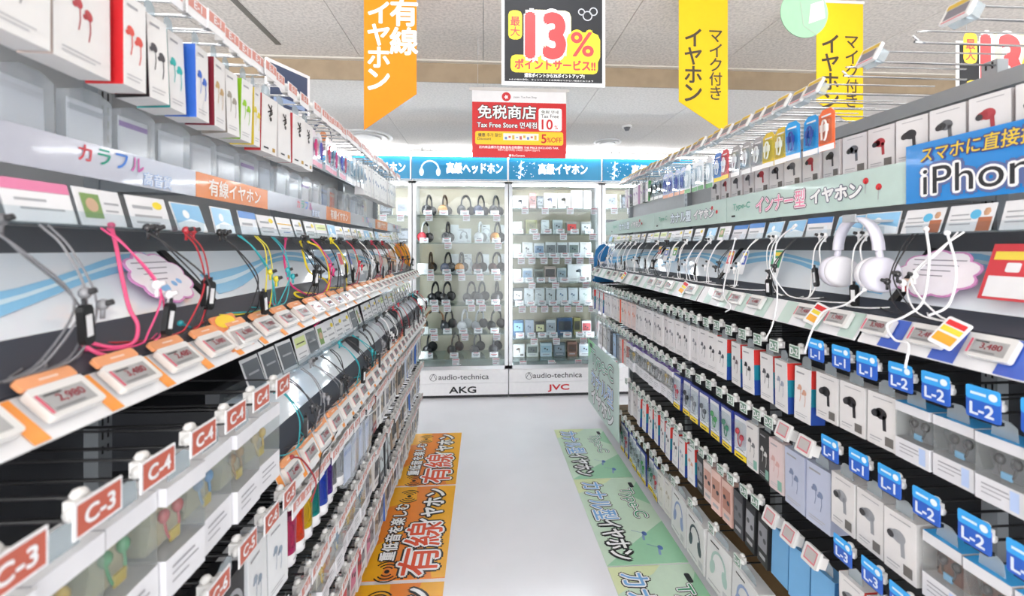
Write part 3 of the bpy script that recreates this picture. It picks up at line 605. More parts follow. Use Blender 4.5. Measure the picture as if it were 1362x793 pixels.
def racks():
    for s in (-1, 1):
        g = G[s]; B = g['back']
        for i in range(4):
            u0, u1 = BAYS[s][i], BAYS[s][i + 1]; L = u1 - u0
            t = thing('display_rack', f'{WHEREB[i]} bay of the grey steel hook rack along the {SIDEN[s]} of aisle', 'display rack', (s * B, u0, 0), 0, 'rack bays along the aisle')
            RACK[(s, i)] = t
            for x in ((.0, .035), (L - .035, L)) if i == 0 else ((L - .035, L),):
                bx(s, u0, x[0], x[1], B - .03, B, 0, 1.97, STEEL, 'upright', t)
                m = MB(); xc = (x[0] + x[1]) / 2
                for k in range(30):
                    z = 1.05 + k * .031
                    for dx in (-.007, .007):
                        X0, X1 = sorted((-s * .0305, -s * .029)); m.box(X0, X1, xc + dx - .0022, xc + dx + .0022, z, z + .017, BLACK)
                o = m.build('slot_row', t); o['kind'] = 'stuff'
            bx(s, u0, .0, L, B, B + .012, 1.50, 1.93, PANELG, 'upper_back_panel', t)
            bx(s, u0, .0, L, B, B + .012, .10, 1.50, PANELB, 'lower_back_panel', t)
            bx(s, u0, 0, L, g['base'] + .03, B, .10, .125, WOODB if s > 0 else GREY, 'base_deck', t)
            bx(s, u0, 0, L, g['base'] + .05, g['base'] + .07, .03, .10, GREY, 'kick_plate', t)
            for x in (.06, L - .06):
                c = MB(); X = s * (g['base'] + .12 - B); c.cyl((X, x - .012, .03), (X, x + .012, .03), .03, BLACK, 14); c.box(X - .012, X + .012, x - .018, x + .018, .03, .1, DARK); c.build('caster', t)
            bx(s, u0, 0, L, B - .06, B - .03, 1.885, 1.925, STEEL, 'top_crossbar', t)
            bx(s, u0, 0, L, g['hdr'] + .004, B - .03, g['hz1'] - .01, g['hz1'] - .004, CLEARH if s < 0 else PANELG, 'upper_shelf', t)
            bx(s, u0, 0, L, g['hdr'] + .01, g['hdr'] + .035, g['hz0'] + .01, g['hz0'] + .03, STEEL, 'header_bar', t)
            for x in (.02, L - .03): bx(s, u0, x, x + .008, g['hdr'] + .035, B - .03, g['hz0'] + .005, g['hz0'] + .035, STEEL, 'bracket', t)
            # demo board: dark bar, slanted display panel, ledge, price rail
            bx(s, u0, 0, L, g['bar'], g['bar'] + .03, 1.492, 1.535, BARC, 'dark_crossbar', t)
            pan = strip(s, .01, L - .01, g['pt'], 1.492, g['pb'], g['zpb'], .006, DISPL).build('display_panel', t)
            strip(s, .0, L, g['pb'], g['zpb'], g['lt'], g['zlt'] + .004, .012, LEDGE).build('ledge', t)
            strip(s, 0, .02, g['pt'] + .005, 1.50, g['pb'] - .004, g['zpb'], .03, BLACK).build('end_cheek', t)
            # poster printed on the display panel
            P = lambda a, b: ((s * (g['pt'] + (g['pb'] - g['pt']) * b - B) - s * .0012), a * L, 1.492 + (g['zpb'] - 1.492) * b + .0016)
            m = MB(); n = 12
            for k in range(n):
                a0, a1 = .06 + .88 * k / n, .06 + .88 * (k + 1) / n
                lo = lambda a: .62 + .3 * math.sin(a * 5.2 + i * 1.3); wd = lambda a: .30 + .12 * math.sin(a * 7 + i)
                for c, f0, f1 in (('8cc6ea', 0, 1), ('d3ebf7', .42, .62)):
                    q = [P(a0, min(.97, lo(a0) - wd(a0) * f0)), P(a1, min(.97, lo(a1) - wd(a1) * f0)), P(a1, max(.03, lo(a1) - wd(a1) * f1)), P(a0, max(.03, lo(a0) - wd(a0) * f1))]
                    q = [(x - s * (.0004 if f0 else 0), y, z + (.0004 if f0 else 0)) for x, y, z in q]
                    m.quad(q[::-1] if s > 0 else q, mat(c, .1, coat=1.0))
            m.build('poster_print', pan)
            # clear tray for the cards under the header
            cd0 = g['hdr'] - .03
            bx(s, u0, .03, L - .03, cd0 - .004, cd0 + .06, 1.533, 1.536, CLEARH, 'tray_floor', t)
            bx(s, u0, .03, L - .03, cd0 - .006, cd0 - .004, 1.533, 1.556, CLEAR, 'tray_lip', t)
            # price rail
            r0 = strip(s, .005, L - .005, g['lt'], g['zlt'], g['lb'], g['zlb'], .003, PAPER).build('price_rail', t)
            slope = math.atan2(g['lt'] - g['lb'], g['zlt'] - g['zlb'])
            n = 8 if s < 0 else 7
            m = MB()
            for k in range(n):
                x = (k + .5) * L / n
                if s < 0 and i < 2 or s < 0 and k % 2:
                    P = lambda xx, b: (s * (g['lt'] + (g['lb'] - g['lt']) * b - B) - s * .0008, xx, g['zlt'] + (g['zlb'] - g['zlt']) * b + .0008)
                    for xa, xb, b0, b1 in ((x - L / n / 2 + .002, x - L / n / 2 + .022, 0.02, .98),):
                        q = [P(xa, b1), P(xb, b1), P(xb, b0), P(xa, b0)]
                        MB().quad(q if s < 0 else q[::-1], ORANGE).build('rail_block', r0)
                elif s > 0:
                    P = lambda xx, b: (s * (g['lt'] + (g['lb'] - g['lt']) * b - B) - s * .0008, xx, g['zlt'] + (g['zlb'] - g['zlt']) * b + .0008)
                    q = [P(x - .05, .98), P(x + .0, .98), P(x + .0, .02), P(x - .05, .02)]
                    MB().quad(q[::-1], PALEG if i else mat('3a5fc0', .3, coat=.4)).build('rail_block', r0)
                f = .42
                px_ = s * (g['lt'] + (g['lb'] - g['lt']) * f - B) - s * .002; pz = g['zlt'] + (g['zlb'] - g['zlt']) * f + .004
                if s < 0 or (i + k) % 4 != 3:
                    inst('price_label', els(i * 3 + k * 7, 'e8a070' if s < 0 and i < 3 else None), r0, (px_, x + .012, pz), (-slope * 1.0, 0, ROT[s]))
                if s > 0 and k == 1 and i:
                    pc = MB(); pc.rbox(-.024, .024, -.002, 0, -.03, .036, PAPER, .004); pc.rect(-.019, .019, .016, .03, -.0026, RED); pc.rect(-.018, .018, .002, .013, -.0026, mat('e8d23a', .5)); pc.rect(-.018, .018, -.022, -.003, -.0026, mat('e9a93a', .5))
                    q = pc.build('promo_card', r0); q.location = (px_ - s * .012, x - .035, pz); q.rotation_euler = (-slope, .25, ROT[s])
            if s < 0 and i > 0:
                bx(s, u0, 0, L, .60, .63, 1.138, 1.17, BARC, 'dark_crossbar', t)
                p2 = strip(s, .01, L - .01, .60, 1.14, .51, 1.055, .005, DISPL).build('display_panel', t)
                strip(s, 0, L, .51, 1.055, .487, .992, .012, LEDGE).build('ledge', t)
                bx(s, u0, .02, L - .02, .535, .60, 1.150, 1.153, CLEARH, 'tray_floor', t); bx(s, u0, .02, L - .02, .532, .535, 1.150, 1.172, CLEAR, 'tray_lip', t)
                bx(s, u0, .0, L, .60, B, 1.128, 1.134, DARK, 'lower_shelf', t)
                for x in (.0, L - .01): bx(s, u0, x, x + .01, .52, B - .03, 1.0, 1.13, DARK, 'bracket', t)
                r2 = strip(s, .005, L - .005, .487, .99, .452, .915, .003, PAPER).build('price_rail', t)
                sl = math.atan2(.035, .075)
                for k in range(8):
                    x = (k + .5) * L / 8
                    P = lambda xx, b: (s * (.487 - .035 * b - B) + .0008, xx, .99 - .075 * b + .0008)
                    if i < 3: MB().quad([P(x - .05, .98), P(x - .03, .98), P(x - .03, .02), P(x - .05, .02)], ORANGE).build('rail_block', r2)
                    inst('price_label', els(i * 5 + k * 3, 'e8a070' if i < 3 else None), r2, (s * (.487 - .016 - B) + .002, x + .012, .954), (-sl, 0, ROT[s]))
            # header strips with lettering
            if s < 0:
                a = thing_part(t, s, L * .0, L * .40, g['hdr'], g['hz0'], g['hz1'], mat('d97e38', .3, coat=.3), 'header_strip')
                hl = MB(); hl.text('有線イヤホン', 0, 0, .04, mat('f3ece4', .4), -.0012, .02, width=.24); lettering(hl, a)
                b = thing_part(t, s, L * .40, L, g['hdr'], g['hz0'], g['hz1'], mat('b6b8c4', .18, coat=.8), 'header_strip')
                hl = MB()
                for k, (ch, c) in enumerate(zip('カラフル', ('c8454f', '2f9a80', '4a7fd0', 'c05aa0'))): hl.text(ch, -.03 + k * .036, .010, .026, mat(c, .4), -.0012, .015)
                lettering(hl, b); hl = MB()
                for bb, mm, yy in ((.06, mat('8fb0dc', .4), -.0010), (.0, WHITE, -.0016)): hl.text('高音質', .13, -.012, .024, mm, yy, bb)
                lettering(hl, b)
            else:
                if i == 0:
                    a = thing_part(t, s, .0, L, g['hdr'] - .006, g['hz0'] - .002, g['hz1'] + .035, mat('2486d2', .25, coat=.5), 'header_strip')
                    hl = MB()
                    for bb, mm, yy in ((.11, mat('5a6a9a', .4), -.0010), (.05, WHITE, -.0014)): hl.text('iPhone', -.235, -.022, .066, mm, yy, bb, width=.27 + bb * .1)
                    hl.text('iPhone', -.235, -.022, .064, mat('2a2c30', .4), -.0018, .0, width=.26)
                    lettering(hl, a); hl = MB()
                    for bb, mm, yy in ((.09, mat('3a4a8a', .4), -.0010), (.01, mat('e8c83a', .4), -.0016)): hl.text('スマホに直接接続!', -.235, .042, .036, mm, yy, bb, width=.27, slant=.12)
                    lettering(hl, a)
                else:
                    a = thing_part(t, s, .0, L, g['hdr'], g['hz0'], g['hz1'], PALEG, 'header_strip')
                    hl = MB(); PK = mat('ef8fb0', .4)
                    off = -.13 if i == 1 else -.1
                    hl.text('Type-C', off - .17, .006, .03, mat('4aa68c', .4), -.0014, .01, width=.12, slant=.1)
                    lettering(hl, a); hl = MB()
                    if i == 1:
                        for bb, mm, yy in ((.11, mat('6a3a58', .4), -.0010), (.06, WHITE, -.0013), (.01, PK, -.0017)): hl.text('インナー型', off + .06, .002, .056, mm, yy, bb, width=.26 + bb * .12)
                    else:
                        for bb, mm, yy in ((.11, mat('4a5a66', .4), -.0010), (.05, mat('e6f2fa', .4), -.0014)): hl.text('カナル型', off + .06, .002, .05, mm, yy, bb, width=.24 + bb * .1)
                    lettering(hl, a); hl = MB()
                    for bb, mm, yy in ((.11, mat('5a5a70', .4), -.0010), (.05, WHITE, -.0014)): hl.text('イヤホン', off + .31, .0, .042, mm, yy, bb, width=.19 + bb * .1)
                    lettering(hl, a)
                    em = MB()
                    for x, z in ((.33, .0), (.29, .022)): MB().disc(x, z, .009, -.0012, RED).stroke([(x, z), (x - .002, z - .035)], .002, -.0012, GREY).build('ornament', a)
                    em.rbox(-.37, -.345, -.0016, 0, -.034, -.026, DARK, .003); em.build('ornament', a)
def thing_part(t, s, x0, x1, dep, z0, z1, m, name):
    """upright strip facing the aisle; its own axes: front -Y"""
    w_ = x1 - x0; h_ = z1 - z0
    o = MB().box(-w_ / 2 + .001, w_ / 2 - .001, 0, .003, -h_ / 2, h_ / 2, m).build(name, t)
    o.location = (s * (dep - G[s]['back']), (x0 + x1) / 2, (z0 + z1) / 2); o.rotation_euler = (0, 0, ROT[s])
    return o
def lettering(mb, parent): mb.build('lettering', parent)
racks()
def rack_of(s, Y):
    for i in range(4):
        if Y < BAYS[s][i + 1]: return RACK[(s, i)]
    return RACK[(s, 3)]

# ------------------------------------------------------------------ hooks with price tags
HOOK = {}
def hook_mesh(length, wire):
    k = (round(length, 2), wire)
    if k not in HOOK:
        m = MB(); W_ = BLACK if wire == 'black' else CHROME
        m.tube([(0, length, .0), (0, .02, 0), (0, .0, .004), (0, -.012, .014)], .0028, W_, 5, 2)
        m.tube([(0, length, .028), (0, .03, .026), (0, .0, .022)], .0022, W_, 5, 2)
        HOOK[k] = m.mesh('hook')
    return HOOK[k]
TAGM = {}
def tag_mesh(kind, txt):
    k = (kind, txt)
    if k in TAGM: return TAGM[k]
    m = MB(); Y0 = -.018
    if kind in ('C', 'B', 'D'):
        w_, h_ = (.056, .034) if kind == 'C' else ((.036, .03) if kind == 'D' else (.05, .032))
        c = TAGGRN if kind == 'D' else TAGRED; bg = mat('dfe8e2', .4) if kind == 'D' else PAPER
        m.box(-w_ / 2 - .003, w_ / 2 + .003, Y0, Y0 + .002, -.006, h_, bg); m.rect(-w_ / 2, w_ / 2, -.003, h_ - .003, Y0 - .0006, c)
        m.text(txt, 0, h_ / 2 - .003, .019, PAPER, Y0 - .0012, .03, maxw=w_ * .86)
    elif kind == 'L':
        m.rbox(-.028, .028, Y0, Y0 + .002, -.012, .036, TAGBLU, .004); m.rbox(-.028, .028, Y0 - .0006, Y0, .022, .048, SKYB, .004)
        m.rect(-.02, .006, .032, .037, Y0 - .0012, mat('d6ecfa', .4)); m.disc(.017, .034, .007, Y0 - .0012, mat('e9f4fb', .4)); m.text(txt, -.001, .006, .022, mat('dfe9fa', .4), Y0 - .0012, .025, maxw=.046)
        m.box(-.02, .02, Y0 + .003, .0, -.016, -.010, BLACK)
    elif kind == 'E':
        mm = els_mesh(txt, None); o = len(m.v)
        T = Matrix.Translation((0, Y0, .012)) @ Matrix.Rotation(-.5, 4, 'X') @ Matrix.Scale(.75, 4)
        m.M = T; e = MB(T); e.rbox(-.036, .036, -.011, 0, -.03, .034, PLASTW, .005); e.rect(-.028, .028, -.02, .012, -.0116, mat('77727a', .3)); e.rect(-.032, .032, .014, .03, -.0116, mat('caa83a', .5)); e.rect(-.03, .03, -.028, -.024, -.0116, mat('d0505c', .5))
        e.box(-.03, .03, 0, .03, -.02, .02, CLEARB); m = e
    elif kind == 'W':
        m.M = Matrix.Translation((0, Y0, .012)) @ Matrix.Rotation(-.35, 4, 'X') @ Matrix.Scale(.8, 4)
        m.rbox(-.036, .036, -.011, 0, -.03, .034, PLASTW, .006); m.rect(-.026, .026, -.02, .026, -.0116, mat('d47a84', .5)); m.rect(-.022, .022, -.014, .022, -.0121, mat('b9b4b2', .4)); m.box(-.03, .03, 0, .03, -.02, .02, PLASTW)
    elif kind == 'P':   # pale red rail card
        m.box(-.03, .03, Y0, Y0 + .002, -.008, .032, PAPER); m.rect(-.027, .027, .008, .029, Y0 - .0006, mat('cf8f84', .5)); m.text(txt, 0, .0185, .015, PAPER, Y0 - .0012, .02, maxw=.046)
    me = m.mesh('price_tag'); TAGM[k] = me
    return me
CLIP = None
def clip_mesh():
    global CLIP
    if CLIP is None:
        m = MB(); m.box(-.011, .011, -.016, .012, .006, .026, PLASTW); m.cyl((-.024, -.006, .018), (.024, -.006, .018), .0075, PLASTW, 8); m.ball((.0, .004, .03), .009, .009, .007, PLASTW, 8, 4); CLIP = m.mesh('clip')
    return CLIP
def put_hook(s, dep, Y, z, kind, txt, wire='black'):
    t = rack_of(s, Y); g = G[s]; length = g['back'] - dep
    h = inst('hook', hook_mesh(length, wire), t, (s * dep - s * g['back'], Y - t.location.y, z), (0, 0, ROT[s]))
    if kind:
        inst('price_tag', tag_mesh(kind, txt), h, (0, 0, 0), (0, 0, 0)); 
        if kind in 'CDBP L': inst('clip', clip_mesh(), h)
    return h

# ------------------------------------------------------------------ products hung on the hooks
PK = {}
def pmesh(key, fn):
    if key not in PK: PK[key] = fn()
    return PK[key]
def tabm(w_): # clear hanging tab with a slot, stands above the box
    def f():
        m = MB(); a = w_ * .28
        m.prism([(-a, 0), (a, 0), (a * .9, .026), (a * .4, .034), (-a * .4, .034), (-a * .9, .026)], .012, .0128, CLEARB); return m.mesh('hang_tab')
    return pmesh(('tab', round(w_, 3)), f)
def product(kind, s, dep, Y, ztop, label, spec, jit=1.0, rnd=random):
    """kind-specific builder. ztop = top of the pack, front plane at dep"""
    rz = ROT[s] + math.radians(rnd.uniform(-5, 5)) * jit; rx = math.radians(rnd.uniform(-2.5, 1.5)) * jit
    w_, h_, d_ = spec['w'], spec['h'], spec.get('d', .04)
    loc = (s * dep, Y, ztop - h_)
    grp = spec.get('group')
    if kind == 'carton':
        k = ('carton', w_, h_, d_, spec['front'], str(spec['side']), spec.get('pic'), spec.get('style', 'ear'), spec.get('bottom'))
        me = pmesh(k, lambda: carton_mesh(w_, h_, d_, spec['front'], spec['side'], spec.get('pic'), spec.get('style', 'ear'), spec.get('bottom')))
        t = thing(spec.get('name', 'earphone_box'), label, spec.get('cat', 'earphone box'), loc, rz, grp, rx)
        inst('carton', me, t); inst('hang_tab', tabm(w_), t, (0, 0, h_))
    elif kind == 'window':
        c = spec['top']; buds = spec['pic']
        t = thing(spec.get('name', 'earphone_box'), label, 'earphone box', loc, rz, grp, rx)
        def body():
            m = MB(); f = mat('dedee2', .45); tm = mat(c, .4)
            m.box(-w_ / 2, w_ / 2, 0, d_, 0, h_ * .36, f); m.box(-w_ / 2, w_ / 2, 0, d_, h_ * .84, h_, f)
            m.box(-w_ / 2, w_ / 2, d_ - .003, d_, h_ * .36, h_ * .84, f); m.rect(-w_ * .36, w_ * .2, h_ * .25, h_ * .27, -.0008, mat('9a9aa0', .5)); m.rect(-w_ * .36, w_ * .3, h_ * .19, h_ * .205, -.0008, mat('9a9aa0', .5)); m.rect(-w_ * .36, w_ * .05, h_ * .12, h_ * .135, -.0008, mat('9a9aa0', .5))
            m.quad([(-w_ / 2, 0, h_ + .0006), (w_ / 2, 0, h_ + .0006), (w_ / 2, d_, h_ + .0006), (-w_ / 2, d_, h_ + .0006)], tm)
            if spec.get('band'): m.rect(w_ * .22, w_ * .40, h_ * .05, h_ * .33, -.0009, mat(spec['band'], .4))
            return m.mesh('carton')
        inst('carton', pmesh(('wbody', w_, h_, d_, c, spec.get('band')), body), t)
        inst('window', pmesh(('wwin', w_, h_, d_), lambda: MB().box(-w_ / 2 + .0005, w_ / 2 - .0005, .0005, d_ - .003, h_ * .36, h_ * .84, clear('f0f2f2', .05, .10)).mesh('window')), t)
        inst('tray', pmesh(('wtray', w_, h_, spec.get('tray')), lambda: MB().prism([(-w_ * .42, h_ * .37), (w_ * .42, h_ * .37), (w_ * .3, h_ * .6), (w_ * .34, h_ * .83), (-w_ * .34, h_ * .83), (-w_ * .3, h_ * .6)], d_ * .5, d_ - .004, mat(spec.get('tray', 'c9c4b4'), .4)).mesh('tray')), t)
        def ear():
            m = MB(); P = mat(buds, .25, coat=.5)
            for sx in (-1, 1): m.ball((sx * w_ * .17, d_ * .35, h_ * .66), .009, .008, .011, P, 8, 5); m.tube([(sx * w_ * .17, d_ * .35, h_ * .64), (sx * w_ * .15, d_ * .3, h_ * .5), (sx * w_ * .05, d_ * .3, h_ * .4)], .0022, P, 5, 3)
            m.box(-w_ * .1, w_ * .12, d_ * .25, d_ * .3, h_ * .40, h_ * .5, mat(spec.get('chip', 'c8b460'), .5)); return m.mesh('earphones')
        inst('earphones', pmesh(('wear', w_, h_, buds, spec.get('chip')), ear), t); inst('hang_tab', tabm(w_), t, (0, 0, h_))
    elif kind == 'blister':
        t = thing(spec.get('name', 'cable_pack'), label, spec.get('cat', 'cable pack'), loc, rz, grp, rx)
        def card():
            m = MB(); c = mat(spec['front'], .35, coat=.3)
            m.prism([(-w_ / 2, 0), (w_ / 2, 0), (w_ / 2, h_ * .88), (w_ * .25, h_), (-w_ * .25, h_), (-w_ / 2, h_ * .88)], .002, .004, c)
            m.rect(-w_ / 2, w_ / 2, 0, h_ * .14, .0012, mat(spec.get('band', 'f2f2f2'), .4)); m.rect(-w_ * .3, w_ * .3, h_ * .82, h_ * .86, .0012, mat('e8e8e8', .5)); return m.mesh('card')
        inst('card', pmesh(('bcard', w_, h_, spec['front'], spec.get('band')), card), t)
        inst('blister', pmesh(('bbl', w_, h_), lambda: MB().rbox(-w_ * .36, w_ * .36, -.012, .0012, h_ * .18, h_ * .78, CLEAR, .008).mesh('blister')), t)
        def cab():
            P = mat(spec['pic'], .35)
            return MB().tube([(-w_ * .14, -.005, h_ * .26), (-w_ * .16, -.005, h_ * .5), (-w_ * .08, -.005, h_ * .7), (w_ * .08, -.005, h_ * .7), (w_ * .16, -.005, h_ * .5), (w_ * .1, -.005, h_ * .3), (0, -.005, h_ * .24)], .0028, P, 6, 4).box(-w_ * .2, -w_ * .08, -.009, -.001, h_ * .45, h_ * .62, P).box(w_ * .08, w_ * .2, -.009, -.001, h_ * .45, h_ * .62, P).mesh('cable')
        inst('cable', pmesh(('bcab', w_, h_, spec['pic']), cab), t)
    elif kind == 'tube':
        t = thing('tube_pack', label, 'tube pack', loc, rz, grp, rx)
        def body():
            m = MB(); R = w_ / 2; tint = clear(spec['tint'], .05, .22)
            n = 10; arc = [(R * math.cos(PI + PI * i / n), .02 + R * math.sin(PI + PI * i / n)) for i in range(n + 1)]
            top = [(a, b, h_ * .96) for a, b in arc]; bot = [(a, b, h_ * .22) for a, b in arc]
            m.add(bot + top, [(i, i + 1, i + n + 2, i + n + 1) for i in range(n)], tint, True); m.add(top, [tuple(range(n + 1))], tint)
            return m.mesh('clear_shell')
        inst('clear_shell', pmesh(('tbody', w_, h_, spec['tint']), body), t)
        inst('label_base', pmesh(('tbase', w_, h_), lambda: MB().cyl((0, .02, 0), (0, .02, h_ * .22), w_ * .5, PAPER, 14).rect(-w_ * .2, w_ * .2, h_ * .1, h_ * .13, .02 - w_ * .5 - .001, GREY).mesh('label_base')), t)
        inst('back_card', pmesh(('tback', w_, h_), lambda: MB().box(-w_ * .5, w_ * .5, .021, .023, h_ * .2, h_ * 1.12, CLEARB).mesh('back_card')), t)
        def ear():
            P = mat(spec['pic'], .2, .7); m = MB()
            m.ball((-.004, .005, h_ * .86), .009, .008, .010, P, 8, 5); m.ball((.006, .006, h_ * .76), .009, .008, .010, P, 8, 5); m.box(-w_ * .28, w_ * .28, .012, .016, h_ * .24, h_ * .8, mat(spec['tint'], .4)); m.tube([(0, .006, h_ * .7), (.004, .004, h_ * .5), (-.003, .004, h_ * .3)], .003, P, 6, 3); return m.mesh('earphones')
        inst('earphones', pmesh(('tear', w_, h_, spec['pic'], spec['tint']), ear), t)
    elif kind == 'navy':
        t = thing('earphone_card_pack', label, 'earphone pack', loc, rz, grp, rx)
        def card():
            m = MB(); m.box(-w_ / 2, w_ / 2, .004, .012, 0, h_, mat('24358f', .35, coat=.3)); m.rect(-w_ / 2, w_ / 2, 0, h_, .0035, mat('24358f', .35, coat=.3)); m.rect(-w_ * .43, w_ * .43, h_ * .14, h_ * .94, .003, PAPER); m.rect(-w_ * .43, w_ * .43, h_ * .0, h_ * .13, .0028, mat('f0d322', .4)); m.rect(-w_ * .3, w_ * .2, h_ * .04, h_ * .07, .0022, INK); m.stroke([(-w_ * .3, h_ * .2), (-w_ * .1, h_ * .24), (w_ * .3, h_ * .2)], .003, .0024, mat('9a9aa0', .5)); return m.mesh('card')
        inst('card', pmesh(('ncard', w_, h_), card), t)
        def ear():
            m = MB(); P = mat(spec['pic'], .3, coat=.4)
            m.ball((-w_ * .14, -.003, h_ * .62), .010, .007, .012, P, 8, 5); m.ball((w_ * .16, -.003, h_ * .52), .010, .007, .012, P, 8, 5); m.tube([(-w_ * .14, -.001, h_ * .58), (-w_ * .1, -.001, h_ * .36), (w_ * .05, -.001, h_ * .3), (w_ * .16, -.001, h_ * .48)], .0018, P, 5, 3); return m.mesh('earphones')
        inst('earphones', pmesh(('near', w_, h_, spec['pic']), ear), t)
        inst('blister', pmesh(('nbl', w_, h_), lambda: MB().rbox(-w_ * .4, w_ * .4, -.012, .0028, h_ * .26, h_ * .86, CLEAR, .008).mesh('blister')), t)
    elif kind == 'bag':
        t = thing('clear_bag_pack', label, 'clear pack', loc, rz, grp, rx)
        inst('bag', pmesh(('bag', w_, h_), lambda: MB().prism([(-w_ / 2, 0), (w_ / 2, 0), (w_ / 2, h_ * .9), (w_ * .2, h_), (-w_ * .2, h_), (-w_ / 2, h_ * .9)], -.006, .016, clear('f0f3f6', .12, .22)).mesh('bag')), t)
        inst('insert_card', pmesh(('bagc', w_, h_, spec['front']), lambda: MB().box(-w_ * .42, w_ * .42, .004, .006, h_ * .04, h_ * .8, mat(spec['front'], .4)).rect(-w_ * .42, w_ * .42, h_ * .62, h_ * .72, .0034, mat(spec['pic'], .4)).mesh('insert_card')), t)
    return t

def hang_row(s, dep, ztag, ztop, y0, segs, rowname, gap=.006, seed=1, wire='black', jit=1.0):
    rnd = random.Random(seed); Y = y0; cnt = 0; last = {}
    for kind, n, spec, tg, what in segs:
        for i in range(n):
            sp = dict(spec); 
            for kk, vv in spec.items():
                if isinstance(vv, tuple) and kk in ('front', 'pic', 'top', 'tint', 'side'): sp[kk] = vv[i % len(vv)]
            w_ = sp['w'] + sp.get('sp', gap); Yc = Y + w_ / 2
            wt = what[i % len(what)] if isinstance(what, tuple) else what
            ds = sp.get('drop', 0)
            lab = f'{wt}, {nth(cnt)} from near end of {rowname}'
            sp.setdefault('group', 'packs hung on ' + rowname)
            product(kind, s, dep + rnd.uniform(0, .012), Yc, ztop - ds, lab, sp, jit, rnd)
            if tg: put_hook(s, dep - .006 + rnd.uniform(-.004, .006), Yc, ztag + rnd.uniform(-.003, .003), tg[0], tg[1] if not isinstance(tg[1], tuple) else tg[1][i % len(tg[1])], wire)
            Y += w_; cnt += 1
    return Y

